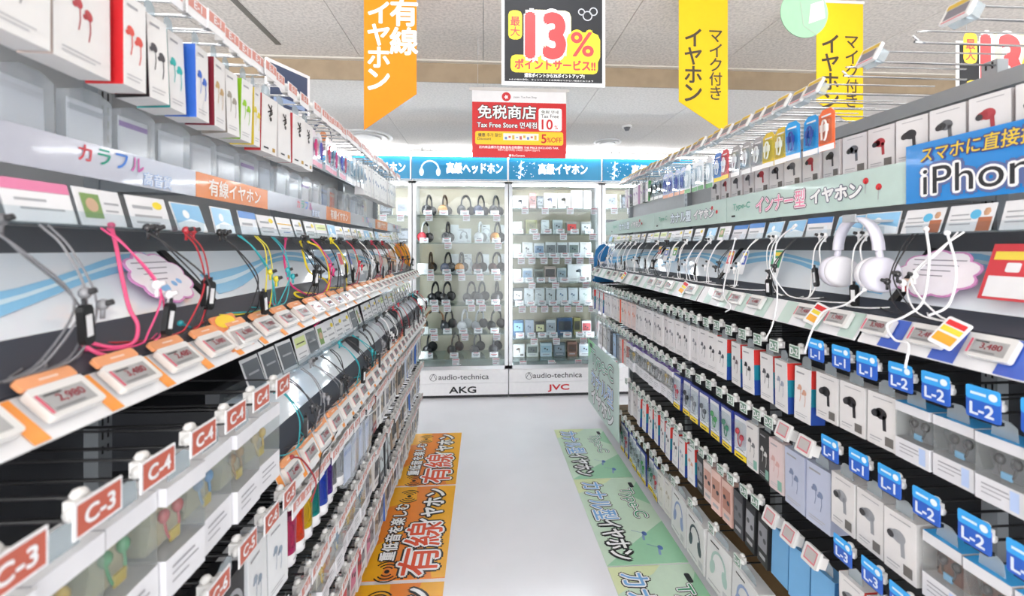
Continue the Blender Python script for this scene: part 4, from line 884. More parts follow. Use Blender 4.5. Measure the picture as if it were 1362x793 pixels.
CS = ['d33a35', '1d7f95', '23479a']        # three-colour side
def right_rows():
    R1 = 'right D-2 row'; R2 = 'right D-5 row'; R3 = 'right D-9 row'; R4 = 'right floor row'; RT = 'right top row'
    lb = dict(w=.076, h=.128, d=.05, front='f1efee', side='e2e0df', pic='2c2c30', style='bud')
    lw = dict(w=.078, h=.128, d=.055, top='45aef0', pic='2a2a2e', tray='8e9094', chip='7fc4f0', band='b9cdf0')
    dbox = dict(w=.066, sp=.022, h=.16, d=.045, front='f5f4f4', side=CS, pic=('d0a08a', '9aa0b0', '4a4c52', '35373c', '6a5a60', '50525a', '3a3c42'), style='ear')
    dw = 'white box with red and blue side'
    wb = dict(w=.068, h=.165, d=.035, front='f3f1f2', side='e9e7e8', pic=('6a6c72', '8d8f96', '55575e'), style='ear')
    # row 1
    Y = hang_row(1, .95, 1.196, 1.145, .62, [('window', 4, lw, ('L', 'L-2'), 'blue topped window box')], 'right upper L-2 tags', seed=1, jit=.3)
    Y = hang_row(1, .95, 1.196, 1.145, .95, [('carton', 3, lb, ('L', 'L-1'), 'white box with a black earphone picture')], 'right upper L-1 tags', seed=2, jit=.3)
    hang_row(1, .955, 1.176, 1.138, 1.205, [('carton', 7, dbox, ('D', 'D-2'), dw), ('carton', 12, wb, ('D', ('D-1', 'D-3')), 'slim white earphone box'), ('carton', 3, dict(wb, front='f2dcd8', pic='d98f7a'), ('D', 'D-3'), 'pale pink earphone box'),
              ('carton', 2, dict(wb, side='e0572f', front='f6ece6'), ('D', 'D-4'), 'white box with orange side'), ('carton', 4, dict(wb, pic='9a8a90'), ('D', 'D-4'), 'white box with grey print'), ('carton', 6, dict(wb, w=.05, sp=.016, side=CS), ('D', 'D-1'), dw)], R1, seed=3)
    # row 2
    lb2 = dict(lb, pic='9a9da2', h=.14); lw2 = dict(lw, h=.14, tray='7a4a3a')
    hang_row(1, .95, .945, .885, .64, [('window', 3, lw2, ('L', 'L-2'), 'blue topped window box')], 'right lower L-2 tags', seed=4, jit=.3)
    hang_row(1, .95, .945, .885, .90, [('carton', 3, lb2, ('L', 'L-1'), 'white box with a grey earphone picture')], 'right lower L-1 tags', seed=5, jit=.3)
    big = dict(w=.085, h=.175, d=.07, front='c9d0e6', side='a9b0c8', pic='7d8aa8', style='ear'); wt = dict(w=.062, h=.165, d=.03, front=('e9d6d4', '2a2a2c', 'eceae8'), side=('e0d0ce', '1d1d1f', 'e6e6e6'), pic=('c9a09a', 'd8d8d8', '6a6c70'), style='ear', bottom='7fb0a0')
    nv = dict(w=.082, h=.165, d=.012, pic=('c03a4a', '2a7a5a', '3a9a4a', '55585e', '8a8c92', '2c2e34'))
    pw = dict(w=.074, h=.16, d=.04, top='8a6cc8', pic=('5a5c62', 'c9a94a', '7a7c82'), tray='dfe0e6', chip='e6e6ea')
    hang_row(1, .955, .918, .868, 1.15, [('carton', 2, big, ('W', ''), 'lavender grey earphone carton'), ('carton', 3, wt, ('D', 'D-5'), ('pink slim earphone box', 'black fronted slim box', 'pale grey slim earphone box')), ('navy', 7, nv, ('D', 'D-5'), 'navy blue card pack with yellow foot'),
              ('window', 9, pw, ('D', ('D-6', 'D-7')), 'purple topped white window box'), ('carton', 2, dict(wb, side='d8442c', front='efe4e0'), ('D', 'D-7'), 'box with bright red side'), ('carton', 4, dict(wb, front=('8d98a6', 'a9c4e0', '3a4048', 'cfd4da'), side='55606c'), ('D', 'D-8'), 'dark edged earphone box'), ('carton', 4, dict(wb, w=.062, side='8d8a86'), ('D', 'D-8'), 'white box with grey side')], R2, seed=6)
    # row 3
    hang_row(1, .95, .70, .635, .78, [('carton', 4, dict(lb, side=['d8403a', '24499a'], pic='8a8c92'), ('L', 'L-3'), 'white box on an L-3 tag')], 'right L-3 tags', seed=7, jit=.4)
    bb = dict(w=.078, h=.16, d=.05, front='6ea8d6', side='3f7fb8', pic='3a6a9a', style='none')
    pb = dict(w=.062, h=.165, d=.04, front=('1c1c1e', '232326', '3a3a40', 'dcb8ac', 'e6c4ba', 'f0dcd6'), side=('1a1a1c', '1a1a1c', '2a2a2e', 'c9a49a', 'd9a8a0', 'e9c4c4'), pic=('8a8a90', '9a9aa0', '6a6a70', 'b07a6a', 'b88a7a', 'c89a8c'), style='card')
    hang_row(1, .955, .613, .575, 1.13, [('carton', 3, bb, ('W', ''), 'bright blue earphone carton'), ('carton', 7, pb, ('D', 'D-9'), ('black earphone box', 'black earphone box', 'charcoal earphone box', 'rose gold earphone box', 'pale rose earphone box', 'pale pink earphone box')),
              ('carton', 9, dict(dbox, w=.062, sp=.022, h=.17), ('D', ('D-4', 'D-3')), dw), ('carton', 2, dict(wb, front='e2dede', h=.16), ('D', 'D-3'), 'slim white earphone box')], R3, seed=8, gap=.012)
    # row 4
    hb = dict(w=.165, h=.205, d=.06, front='f3f2f2', side='e4e3e3', pic=('8ea0c8', 'a9c4bc', '3c4852'), style='phones', name='headphone_box', cat='headphone box', sp=.014)
    hang_row(1, .955, .335, .28, 1.46, [('carton', 4, hb, ('D', 'D-0'), 'white headphone box with a headphone picture'), ('carton', 2, dict(wb, w=.075, h=.18, front='ece9e4', pic='b8b0a0'), ('D', 'D-9'), 'off-white earphone carton'), ('navy', 8, dict(nv, w=.078, h=.19), ('D', 'D-5'), 'navy blue card pack with yellow foot')], R4, seed=9)
    # top row: bare hooks near, then coloured cable packs
    for k, Y in enumerate((.70, .80, .90, 1.0, 1.09)): put_hook(1, .96, Y, 1.955, 'E' if k in (1, 3) else None, '1,980', 'chrome')
    cp = dict(w=.058, h=.118, d=.012)
    hang_row(1, .962, 1.937, 1.895, 1.14, [('blister', 1, dict(cp, front='ee6a30', pic='f3e4dc'), ('E', ''), 'orange card cable pack'), ('blister', 2, dict(cp, front='1f9be0', pic='2f4a9a'), ('E', ''), 'sky blue card cable pack'), ('blister', 2, dict(cp, front='e0c030', pic='f4f2e4'), ('E', ''), 'yellow card cable pack'),
              ('blister', 3, dict(cp, front='a8aaac', pic='f2f2f2'), ('E', ''), 'grey card cable pack'), ('blister', 2, dict(cp, front=('d8444a', '3f7fd0'), pic='f2f2f2', band='f0d840'), ('E', ''), ('red and yellow cable pack', 'blue and yellow cable pack')), ('blister', 4, dict(cp, front='eef0f2', pic='f6f6f6', band='5a9a5a', h=.135), ('E', ''), 'white cable pack with green band'),
              ('blister', 4, dict(cp, front='c9d0ee', pic='5a62b0', band='e8b090', h=.13), ('E', ''), 'clear lilac cable pack'), ('blister', 3, dict(cp, front='9aa0a6', pic='2a2a2c', h=.12), ('E', ''), 'grey pack with black cable'), ('carton', 8, dict(wb, w=.05, h=.12, d=.02, front=('f0eef0', '2c2c2e', 'f0f0ee', 'efe9ee'), side=('3a8a4a', '222', '3a8a4a', 'c9a4c4')[0:1] + ('222224', '3a8a4a', 'b894b4'), pic='8a6aa0'), ('E', ''), ('white box with green side', 'black adapter box', 'white adapter box', 'pale adapter box'))], RT, seed=10, wire='chrome')
    # boxes standing on the shelf above the header
    rnd = random.Random(5)
    for k in range(15):
        Y = .78 + k * .085
        me = pmesh(('shelfbox', k % 3), lambda: carton_mesh(.075, .115, .05, 'f0eeee', 'dcd6d6', ('3a3a3e', 'b0434a', '6a6c70')[k % 3], 'bud'))
        tag(inst('earphone_box', me, None, (1.085, Y, G[1]['hz1'] - .0035), (0, 0, ROT[1] + rnd.uniform(-.12, .12))), f'white box standing behind right header strips, {nth(k)} from near end', 'earphone box', 'boxes behind the right header')
right_rows()
def left_rows():
    LT = 'left top row'
    tb = dict(w=.088, h=.15, d=.045, front='f1f0ef', style='ear', sp=.012)
    sides = ('dedede', 'c9b8b0', 'c9242a', '1b1b1d', '1f9a98', '2f62c0', '7b1f2d', '8d8880', '8cc01f'); pics = ('8a8a8e', 'b0434a', 'd05048', '4a4a50', '36b0ac', '2f62c0', 'b89a6a', '9a948a', '8cc01f')
    names = ('white earphone box with grey print', 'white box with red cable print', 'white box with red side', 'white box with black side', 'white box with teal side', 'white box with blue side', 'white box with maroon side', 'white box with grey side', 'white box with lime green side')
    tn = dict(tb, w=.045, sp=.015, d=.06)
    Y = hang_row(-1, .585, 1.955, 1.918, .53, [('carton', 2, dict(tb, w=.098, sp=.008, side=sides[:2], pic=pics[:2]), ('P', 'E-1'), names[:2]), ('carton', 7, dict(tn, side=sides[2:], pic=pics[2:]), ('P', 'E-1'), names[2:]), ('carton', 1, dict(tn, w=.03, side='e6c53a', pic='d0c030'), ('P', 'E-1'), 'white box with yellow side'),
           ('carton', 4, dict(tb, w=.078, h=.155, sp=.008, side=('b03038', 'dcdcdc'), pic='141416', style='kanji'), ('P', 'E-1'), 'white box with black brush mark'), ('blister', 7, dict(w=.048, h=.125, front=('efe6ec', 'e8eaf4', 'f0f0f0'), pic=('d03a78', '4a52b0', 'c9445a', '6a6c70'), band='e4a0b4'), ('P', 'E-2'), ('slim pack with pink buds', 'slim pack with blue buds', 'slim pack with red buds')),
           ('blister', 5, dict(w=.05, h=.125, front='eceef0', pic='b8bcc0'), ('P', 'E-2'), 'slim white earphone pack'), ('carton', 12, dict(tb, w=.058, h=.15, sp=.006, side='e6e7ea', pic='6a7c9a'), ('P', 'E-3'), 'slim white earphone box')], LT, seed=21, wire='chrome')
    # second layer standing on the clear shelf
    rnd = random.Random(8)
    for k in range(22):
        Yk = .40 + k * .105
        f, p = [('e9ecf0', 'b8bcc4'), ('e4e6ea', '8a5ab0'), ('dfe3e8', 'c9ccd2'), ('e6e9ee', 'd8dbe0')][k % 4]
        if k in (15,): f, p = '6a86b4', '3a4a6a'
        if k in (16,): f, p = 'ee6a2c', 'f6c8a8'
        if k in (17,): f, p = '3a3c44', '6a6c74'
        product('bag', -1, .70, Yk, G[-1]['hz1'] + .105, f'clear bagged pack standing behind the left header strips, {nth(k)} from near end', dict(w=.085, h=.108, front=f, pic=p, group='clear packs behind the left header'), 1, rnd)
    # nearest bay: C rows
    C1 = 'left upper C row'; C2 = 'left lower C row'
    cb = dict(w=.086, h=.165, d=.07, top='f0f0f2', pic=('4a8ac0', '8a6a3a', 'c9a94a', '4a9a6a', 'b0434a'), tray='cfc8a8', chip='c8b040', sp=.004)
    hang_row(-1, .455, 1.190, 1.150, .30, [('window', 8, cb, ('C', ('C-3', 'C-3', 'C-3', 'C-4', 'C-4', 'C-4', 'C-4', 'C-4')), 'white box with a clear window')], C1, seed=22, jit=.4)
    hang_row(-1, .46, .925, .885, .42, [('carton', 5, dict(w=.088, h=.16, d=.06, front=('1c1c1e', '2a2426', 'c8d4d8', '1a1a1c', '222226'), side='17171a', pic=('c9ccd0', 'e07040', '8fb0c0', 'd8d8da', '9a9a9e'), style='phones'), ('C', ('C-5', 'C-6')), ('black earphone carton', 'dark red earphone carton', 'pale grey earphone carton', 'black printed carton', 'charcoal earphone carton')), ('carton', 2, dict(w=.08, h=.165, d=.06, front='eef0f2', side='d2d6da', pic='8a98a8'), ('C', 'C-6'), 'white and grey earphone carton')], C2, seed=23)
    hang_row(-1, .47, .66, .62, .6, [('carton', 5, dict(w=.085, h=.16, d=.05, front='eceef0', side='8a1f26', pic='4a4c50'), ('C', 'C-7'), 'white earphone carton')], 'left C-7 row', seed=24)
    # farther bays: tubes and packs under the second price rail
    B1 = 'left B row'; B2 = 'left second lowest row'; B3 = 'left lowest row'
    tcol = ('d0303a', 'd8488c', 'e8632c', 'e0c820', '1fa8a4', '2f62d0', '6a3ab4', 'a8aab0', 'c9ccd0'); tn = ('red', 'pink', 'orange', 'yellow', 'teal', 'blue', 'purple', 'grey', 'pale grey')
    wl = dict(w=.06, h=.15, d=.03, front=('eceaea', 'f2f2f2', 'e6e2e0'), side=('d8d6d6', 'e6e6e6', 'c9c4c0'), pic=('8a8a90', 'b0a08a', '55575c'), style='card')
    hang_row(-1, .475, .862, .832, 1.06, [('tube', 9, dict(w=.046, h=.135, tint=tuple(tcol), pic=tuple(tcol), sp=.008), ('P', ('B-4', 'B-4', 'B-5')), tuple(f'clear tube pack of {c} earphones' for c in tn)), ('bag', 4, dict(w=.075, h=.17, front=('c9d4ee', 'd6dcf0'), pic='8fa4d8'), ('P', 'B-6'), 'clear pale blue earphone pack'),
           ('carton', 2, dict(wl, front=('1c1c1e', '8d2a2c'), side='222224'), ('P', 'B-6'), ('black slim box', 'dark red slim box')), ('carton', 8, dict(wl, w=.05), ('P', ('B-7', 'B-8')), 'slim white earphone box'), ('carton', 4, dict(wl, front=('b8a89a', '9a8a7c'), side='6a5a4c', pic='2a2a2c'), ('P', 'B-8'), 'tan earphone box'), ('carton', 12, dict(wl, w=.05, side=('c9d4e6', '2f62b0', 'e6e6e6')), ('P', 'B-9'), 'slim pale earphone box')], B1, seed=25)
    hang_row(-1, .48, .605, .575, 1.06, [('carton', 3, dict(wl, front=('24358f', 'c23038', 'e8eaf0'), side=('1a2870', '8a1f26', 'd0d4e0')), ('P', 'B-1'), ('blue earphone box', 'red earphone box', 'pale lilac earphone box')), ('window', 8, dict(w=.064, h=.16, d=.035, top='ece8e6', pic=('8a8a90', 'c9a94a', 'c06a3a', '5a7a9a'), tray='d8d2c6'), ('P', ('B-1', 'B-2')), 'white window box'), ('carton', 4, dict(wl, w=.062, front='ebeaec'), ('P', 'B-2'), 'white earphone carton'),
           ('carton', 3, dict(w=.08, h=.21, d=.09, front=('4c5258', '565a5e'), side='2f3236', pic='c9d4d8', style='card'), ('P', 'B-3'), 'dark grey boxed earphones'), ('carton', 5, dict(wl, front=('b8a48f', 'eae6e2'), side='8d7a68', pic='1c1c1e'), ('P', 'B-3'), ('tan box with black print', 'pale box')), ('carton', 12, dict(wl, w=.052, side=('dfe4ea', '3f6fb8', 'e9e9e9')), ('P', 'B-4'), 'slim pale earphone box')], B2, seed=26)
    hang_row(-1, .49, .345, .315, 1.15, [('carton', 12, dict(wl, w=.06, h=.17, front=('f0e4e6', 'f2f2f2', 'e9d6dc'), pic=('c9505a', '8a8a90', 'd07a9a')), ('P', ('B-5', 'B-6')), ('pale pink earphone pack', 'white earphone pack', 'rose earphone pack')), ('carton', 10, dict(wl, w=.06, h=.18, front=('e8e6e4', 'd8dce6'), side=('4a6ab0', 'b8bcc4')), ('P', 'B-7'), ('white pack with blue side', 'pale blue pack')), ('carton', 14, dict(wl, w=.052, h=.18, front=('f0f0f0', 'e4e8ec')), ('P', 'B-8'), 'narrow white pack')], B3, seed=27)
left_rows()
# ------------------------------------------------------------------ cards, demo earphones and leads on the display boards
def card_mesh(v, w_=.09, h_=.062):
    def f():
        m = MB(); y = -.0008
        m.box(-w_ / 2, w_ / 2, 0, .0015, 0, h_, PAPER)
        tl = mat('a6a8ac', .5)
        if v == 0: m.rect(-w_ * .5, w_ * .5, h_ * .74, h_, y, mat('dc7fa4', .4)); m.rect(-w_ * .35, w_ * .1, h_ * .5, h_ * .56, y, tl); m.rect(-w_ * .3, w_ * .35, h_ * .3, h_ * .35, y, tl)
        elif v == 1: m.rect(-w_ * .5, w_ * .5, h_ * .62, h_ * .68, y, mat('e2b53a', .4)); m.rect(-w_ * .3, w_ * .3, h_ * .4, h_ * .46, y, tl); m.rect(-w_ * .2, w_ * .25, h_ * .2, h_ * .25, y, mat('6f86b4', .4))
        elif v == 2: m.rect(-w_ * .48, w_ * .48, h_ * .04, h_ * .96, y, mat('8fc4e8', .3)); m.poly([(-w_ * .48, h_ * .04), (w_ * .48, h_ * .04), (w_ * .48, h_ * .3), (0, h_ * .45), (-w_ * .48, h_ * .25)], y * 1.5, mat('e9f2f8', .3)); m.disc(-w_ * .1, h_ * .6, .01, y * 1.5, mat('f4f8fa', .3))
        elif v == 3: m.rect(-w_ * .4, 0, h_ * .2, h_ * .85, y, mat('7a9a5a', .4)); m.disc(-w_ * .2, h_ * .55, .012, y * 1.5, mat('c9a88a', .4)); m.rect(w_ * .08, w_ * .42, h_ * .6, h_ * .66, y, tl); m.rect(w_ * .08, w_ * .38, h_ * .4, h_ * .45, y, tl)
        elif v == 4: m.disc(w_ * .25, h_ * .75, .012, y, mat('e9d03a', .4), .008); m.rect(-w_ * .4, w_ * .1, h_ * .6, h_ * .7, y, tl); m.rect(-w_ * .4, w_ * .3, h_ * .35, h_ * .42, y, tl); m.rect(-w_ * .4, w_ * .2, h_ * .15, h_ * .22, y, tl)
        elif v == 5: m.rect(-w_ * .5, w_ * .5, h_ * .7, h_, y, mat('3f7fc8', .4)); m.rect(-w_ * .4, w_ * .2, h_ * .4, h_ * .5, y, tl); m.poly([(w_ * .1, h_ * .1), (w_ * .4, h_ * .1), (w_ * .3, h_ * .6)], y, mat('e9eef4', .3))
        elif v == 6: m.disc(w_ * .12, h_ * .62, .011, y, mat('58b4dc', .4)); m.ball((w_ * .34, .001, h_ * .7), .009, .002, .011, mat('c89a78', .5), 8, 4); m.rect(w_ * .2, w_ * .48, 0, h_ * .5, y, mat('b06a4a', .5)); m.rect(-w_ * .42, -w_ * .02, h_ * .6, h_ * .65, y, tl); m.rect(-w_ * .42, w_ * .05, h_ * .42, h_ * .47, y, tl); m.rect(-w_ * .42, w_ * .05, h_ * .25, h_ * .3, y, tl)
        elif v == 7: m.rect(-w_ * .45, w_ * .45, h_ * .1, h_ * .9, y, mat('5a5e64', .3, coat=.5)); m.rect(-w_ * .3, w_ * .3, h_ * .5, h_ * .56, y * 1.5, tl)
        elif v == 8: m.rect(-w_ * .45, w_ * .45, h_ * .55, h_ * .9, y, mat('dbe6a0', .4)); m.rect(-w_ * .35, w_ * .35, h_ * .66, h_ * .7, y * 1.5, INK); m.rect(-w_ * .35, w_ * .35, h_ * .3, h_ * .34, y, tl); m.rect(-w_ * .35, w_ * .2, h_ * .15, h_ * .19, y, tl)
        return m.mesh('info_card')
    return pmesh(('icard', v, w_, h_), f)
CARDN = ['white card with pink header', 'white card with yellow stripe', 'sky blue picture card', 'card with a green photo', 'white card with a yellow blob', 'blue headed card', 'card with a smiling face drawing', 'dark grey card', 'pale yellow headed card']
def cards():
    rnd = random.Random(17)
    def row(s, dep, z, y0, y1, step, seq, w_, h_, where):
        k = 0; Y = y0
        while Y < y1:
            v = seq[k] if k < len(seq) else rnd.choice((4, 4, 2, 8, 3, 1, 4))
            tag(inst('info_card', card_mesh(v, w_, h_), None, (s * dep, Y, z), (-.22 - rnd.uniform(0, .12), 0, ROT[s] + rnd.uniform(-.1, .1))), f'{CARDN[v]}, {nth(k)} from near end of the {where}', 'card', 'information cards on the racks')
            k += 1; Y += step * rnd.uniform(.94, 1.1)
    row(-1, .632, 1.5365, .44, 3.4, .108, [4, 1, 0, 3, 4, 2, 2, 5, 4], .092, .064, 'left upper card tray')
    row(1, 1.055, 1.5365, .78, 3.6, .105, [6, 6, 6, 2, 2, 5, 2, 2, 5, 5], .094, .062, 'right upper card tray')
    row(-1, .545, 1.1535, 1.1, 3.42, .088, [7, 7, 7, 8, 7, 3, 4, 4, 4, 7], .075, .085, 'left lower card tray')
cards()
def dev_lead(s, Y, dep_top, z_top, dep_bot, z_bot, col, kind, rnd, label):
    """earphones tethered to the board: lead, two buds and a black security tag"""
    t = thing('demo_earphones', label, 'earphones', (s * dep_top, Y, z_top), 0, 'tethered demo earphones')
    C = mat(col, .4); H = z_top - z_bot; D = dep_top - dep_bot
    W = lambda dy, b, out=0: (-s * (D * b + out), dy, -H * b)
    a = rnd.uniform(-.07, .07); b2 = rnd.uniform(-.09, .09); e = rnd.uniform(.04, .12) * rnd.choice((-1, 1))
    pts = [W(0, 0, .004), W(a * .3, .18, .03), W(a, .55, .035 + rnd.uniform(0, .02)), W(a + b2 * .5, .93, .018), W(a + b2, 1.0, .012), W(a + b2 + e, .99, .008), W(a + b2 + e * 1.6, .96, -.02)]
    MB().tube(pts, .0017 if col not in ('f0f0f0', 'e8e8ea') else .0022, C, 5, 6).build('lead', t)
    pts2 = [W(.012, 0, .004), W(.012 + a * .1, .2, .028), W(a * .8 + .03, .6, .03), W(a + .02 + b2 * .3, .95, .02), W(a + b2 * .6 - e * .5, 1.0, .006), W(a - e, .98, -.01)]
    MB().tube(pts2, .0015 if col not in ('f0f0f0', 'e8e8ea') else .002, C, 5, 6).build('lead', t)
    zb = .0 if kind % 2 else -.45 * H
    for k in (0, 1):
        if kind % 2: c = (s * -.006, .004 + k * .022, .004)
        else: c = W(a * .9 + k * .022, .5 + .1 * k, .045)
        E = mat(col if kind != 2 else 'e9e6ea', .25, coat=.5)
        m = MB(); m.ball(c, .0075, .008, .0085, E, 8, 5); m.cyl(c, (c[0] - s * .012, c[1] + .003, c[2] + .004), .005, mat('d8d4d6' if kind == 2 else '2a2a2c', .5), 8, .004); m.cyl(c, (c[0], c[1], c[2] - .02), .003, E, 6)
        m.build('earbud', t)
    if kind in (1, 2, 3, 5):
        q = W(a + .01, .62 + .3 * rnd.random(), .04)
        g = MB(); g.M = Matrix.Translation(q) @ Matrix.Rotation(ROT[s] + rnd.uniform(-.4, .4), 4, 'Z') @ Matrix.Rotation(rnd.uniform(-.25, .25), 4, 'Y')
        g.rbox(-.011, .011, -.004, .004, -.028, .028, BLACK, .008); g.rect(-.006, .006, -.016, .014, -.0046, PAPER); g.cyl((0, 0, .024), (0, 0, .036), .003, DARK, 6)
        g.build('security_tag', t)
def leads():
    rnd = random.Random(23)
    cl = ['6a6a6e', '8a8a8e', 'd8487c', '2a2a2c', 'b02a34', '1c1c1e', '2aa0a8', 'd8c832', '2aa0a8', '1c1c1e', '2a2a2c', 'd03a78', '1c1c1e', 'e2cc20', '2a2a2c', 'c03040', '1c1c1e', 'e8e8ea', '2a2a2c', 'c03a50', '1c1c1e', '3a3a3e', 'b83a44', '1c1c1e', 'e8e8ea', '2a2a2c', 'd03a50', '1c1c1e', '2a2a2c', '8a8a8e']
    cn = {'6a6a6e': 'grey', '8a8a8e': 'pale grey', 'd8487c': 'pink', '2a2a2c': 'black', 'b02a34': 'red', '1c1c1e': 'black', '2aa0a8': 'teal', 'd8c832': 'yellow green', 'd03a78': 'magenta', 'e2cc20': 'bright yellow', 'c03040': 'red', 'e8e8ea': 'white', 'c03a50': 'crimson', '3a3a3e': 'charcoal', 'b83a44': 'dark red', 'd03a50': 'scarlet', 'f0f0f0': 'white', 'c8362c': 'red'}
    Y = .56
    for k, c in enumerate(cl):
        kind = 2 if k == 2 else rnd.choice((0, 1, 3, 5, 4))
        dev_lead(-1, Y, .61, 1.532, .565, 1.345, c, kind, rnd, f'{cn[c]} demo earphones, {nth(k)} from near end of the left upper board'); Y += rnd.uniform(.075, .115)
    Y = 1.12
    for k in range(30):
        c = rnd.choice(['1c1c1e', '2a2a2c', '2a2a2c', 'e8e8ea', '2aa0a8', 'c03040', '8a8a8e', '3a3a3e']) if k else '2aa0a8'
        dev_lead(-1, Y, .528, 1.152, .478, 1.0, c, rnd.choice((0, 1, 3, 5, 4)), rnd, f'{cn[c]} demo earphones, {nth(k)} from near end of the left lower board'); Y += rnd.uniform(.06, .095)
    Y = .86
    for k in range(24):
        c = rnd.choice(['f0f0f0', 'f0f0f0', 'e8e8ea', 'f0f0f0', '2a2a2c'] + (['c8362c'] if 10 < k < 20 else []))
        dev_lead(1, Y, 1.025, 1.534, .985, 1.345, c, rnd.choice((0, 1, 3, 4, 4)), rnd, f'{cn[c]} demo earphones, {nth(k)} from near end of the right board'); Y += rnd.uniform(.09, .14)
    # large traced leads lying over the left board (positions from the photograph on the board's plane)
    def traced(name, pts, col, r, lab):
        t = thing(name, lab, 'cable', (0, 0, 0)); MB().tube([onX(a, b, d) for a, b, d in pts], r, mat(col, .4), 6, 6).build('lead', t)
        for a, b, d in (pts[0],): MB().ball(onX(a, b, d), .006, .006, .006, mat(col, .3, coat=.5), 8, 5).build('plug', t)
    traced('demo_cable', [(148, 300, -.63), (155, 330, -.60), (163, 372, -.585), (172, 410, -.57), (183, 432, -.56), (178, 455, -.555), (150, 462, -.56), (110, 455, -.575), (130, 470, -.56), (165, 478, -.55)], 'e0527f', .003, 'thick pink lead looping down the left board near the cloud sign')
    traced('demo_cable', [(400, 322, -.63), (404, 340, -.60), (412, 362, -.585), (432, 372, -.575), (438, 385, -.57), (425, 394, -.565), (400, 396, -.565), (393, 389, -.575), (420, 391, -.57)], 'ecd21c', .0032, 'bright yellow lead looping over the left ledge')
    traced('demo_cable', [(410, 322, -.63), (425, 330, -.60), (436, 352, -.58), (437, 380, -.57), (428, 395, -.56)], 'ecd21c', .0032, 'second bright yellow lead arching above the left ledge')
    traced('demo_cable', [(380, 318, -.63), (378, 345, -.60), (385, 375, -.585), (400, 388, -.57), (425, 398, -.56), (440, 396, -.56)], 'd42a72', .0028, 'magenta lead beside the yellow one on left board')
    traced('demo_cable', [(352, 400, -.585), (370, 406, -.57), (400, 402, -.565), (425, 403, -.56), (430, 420, -.55), (418, 434, -.54)], 'd42a72', .0025, 'magenta lead lying along the left ledge')
    traced('demo_cable', [(240, 430, -.575), (262, 437, -.57), (290, 428, -.565), (330, 424, -.565), (315, 440, -.56)], '2a9aa6', .002, 'teal lead lying along the left ledge')
    traced('demo_cable', [(388, 608, -.47), (402, 612, -.46), (420, 640, -.445), (414, 668, -.44)], 'a02832', .002, 'dark red lead dangling below the left lower price rail')
    traced('demo_cable', [(455, 560, -.46), (440, 590, -.45), (428, 605, -.45), (424, 640, -.44)], '232326', .0016, 'black lead dangling below the left lower price rail')
    traced('demo_cable', [(490, 490, -.50), (500, 510, -.49), (505, 535, -.47), (490, 552, -.46), (470, 548, -.465)], 'ededee', .0025, 'white lead looped over the left lower ledge')
    for k, pts in enumerate(([(1232, 305, .985), (1236, 345, .97), (1228, 400, .95), (1205, 420, .93), (1180, 432, .92), (1190, 452, .915), (1208, 458, .915), (1204, 490, .90)], [(1260, 310, .985), (1272, 360, .97), (1262, 405, .95), (1235, 420, .93)], [(1150, 385, .95), (1125, 405, .94), (1095, 415, .93), (1080, 440, .92), (1070, 470, .91)], [(1058, 300, .99), (1035, 320, .98), (1030, 350, .97), (1034, 392, .95), (1028, 430, .93), (1018, 452, .915)], [(978, 318, .99), (970, 350, .98), (962, 390, .94), (972, 408, .925), (965, 415, .92)])):
        traced('demo_cable', pts, 'ececee', .0026, f'thick white charging lead hanging over the right board, {nth(k)} of five')
leads()
def cloud(name, lab, s, cx, cy, dep, w_, h_, tilt, face):
    p = onX(cx, cy, s * dep)
    t = thing(name, lab, 'pop sign', tuple(p), ROT[s], None, 0); t.rotation_euler = (-tilt, 0, ROT[s])
    pts = []; n = 9
    for i in range(n):
        a0 = 2 * PI * i / n
        for j in range(5):
            a = a0 + 2 * PI / n * j / 5; k = 1 + .16 * math.sin(PI * (j + .01) / 5)
            pts.append((w_ / 2 * k * math.cos(a) * .9, h_ / 2 * k * math.sin(a) * .9))
    MB().prism(pts, 0, .003, mat('d58fc4', .4)).build('outline', t)
    MB().prism([(a * .94, b * .93) for a, b in pts], -.001, 0, mat('f3eef5', .3, coat=.4)).build('face', t)
    m = MB()
    for k in range(4): m.rect(-w_ * .33 + k * .004, w_ * .3 - k * .012, h_ * (.27 - k * .11), h_ * (.29 - k * .11), -.0016, mat('8a8490', .5))
    m.build('written_lines', t)['kind'] = 'stuff'
    m = MB()
    if face:
        x, z = -w_ * .26, -h_ * .2; m.disc(x, z, .014, -.0016, mat('f0cdb8', .5), .016); m.poly([(x + .016 * math.cos(a), z + .006 + .016 * math.sin(a)) for a in [PI * j / 8 for j in range(9)]], -.002, INK); m.disc(x, z - .022, .008, -.0016, RED)
        m.build('drawing', t)
    else:
        m.disc(-w_ * .12, -h_ * .2, .014, -.0016, mat('8ab8e4', .5)); m.disc(w_ * .1, -h_ * .16, .007, -.0016, mat('8ab8e4', .5)); m.disc(w_ * .22, -h_ * .12, .007, -.0016, mat('8ab8e4', .5)); o = m.build('drawing', t); o['kind'] = 'stuff'
cloud('cloud_sign', 'white cloud shaped sign with pale blue drawings on left board', -1, 215, 368, .655, .15, .13, .7, False)
cloud('cloud_sign', 'white cloud shaped sign with a face drawing on right board', 1, 1243, 364, 1.065, .19, .125, .5, True)
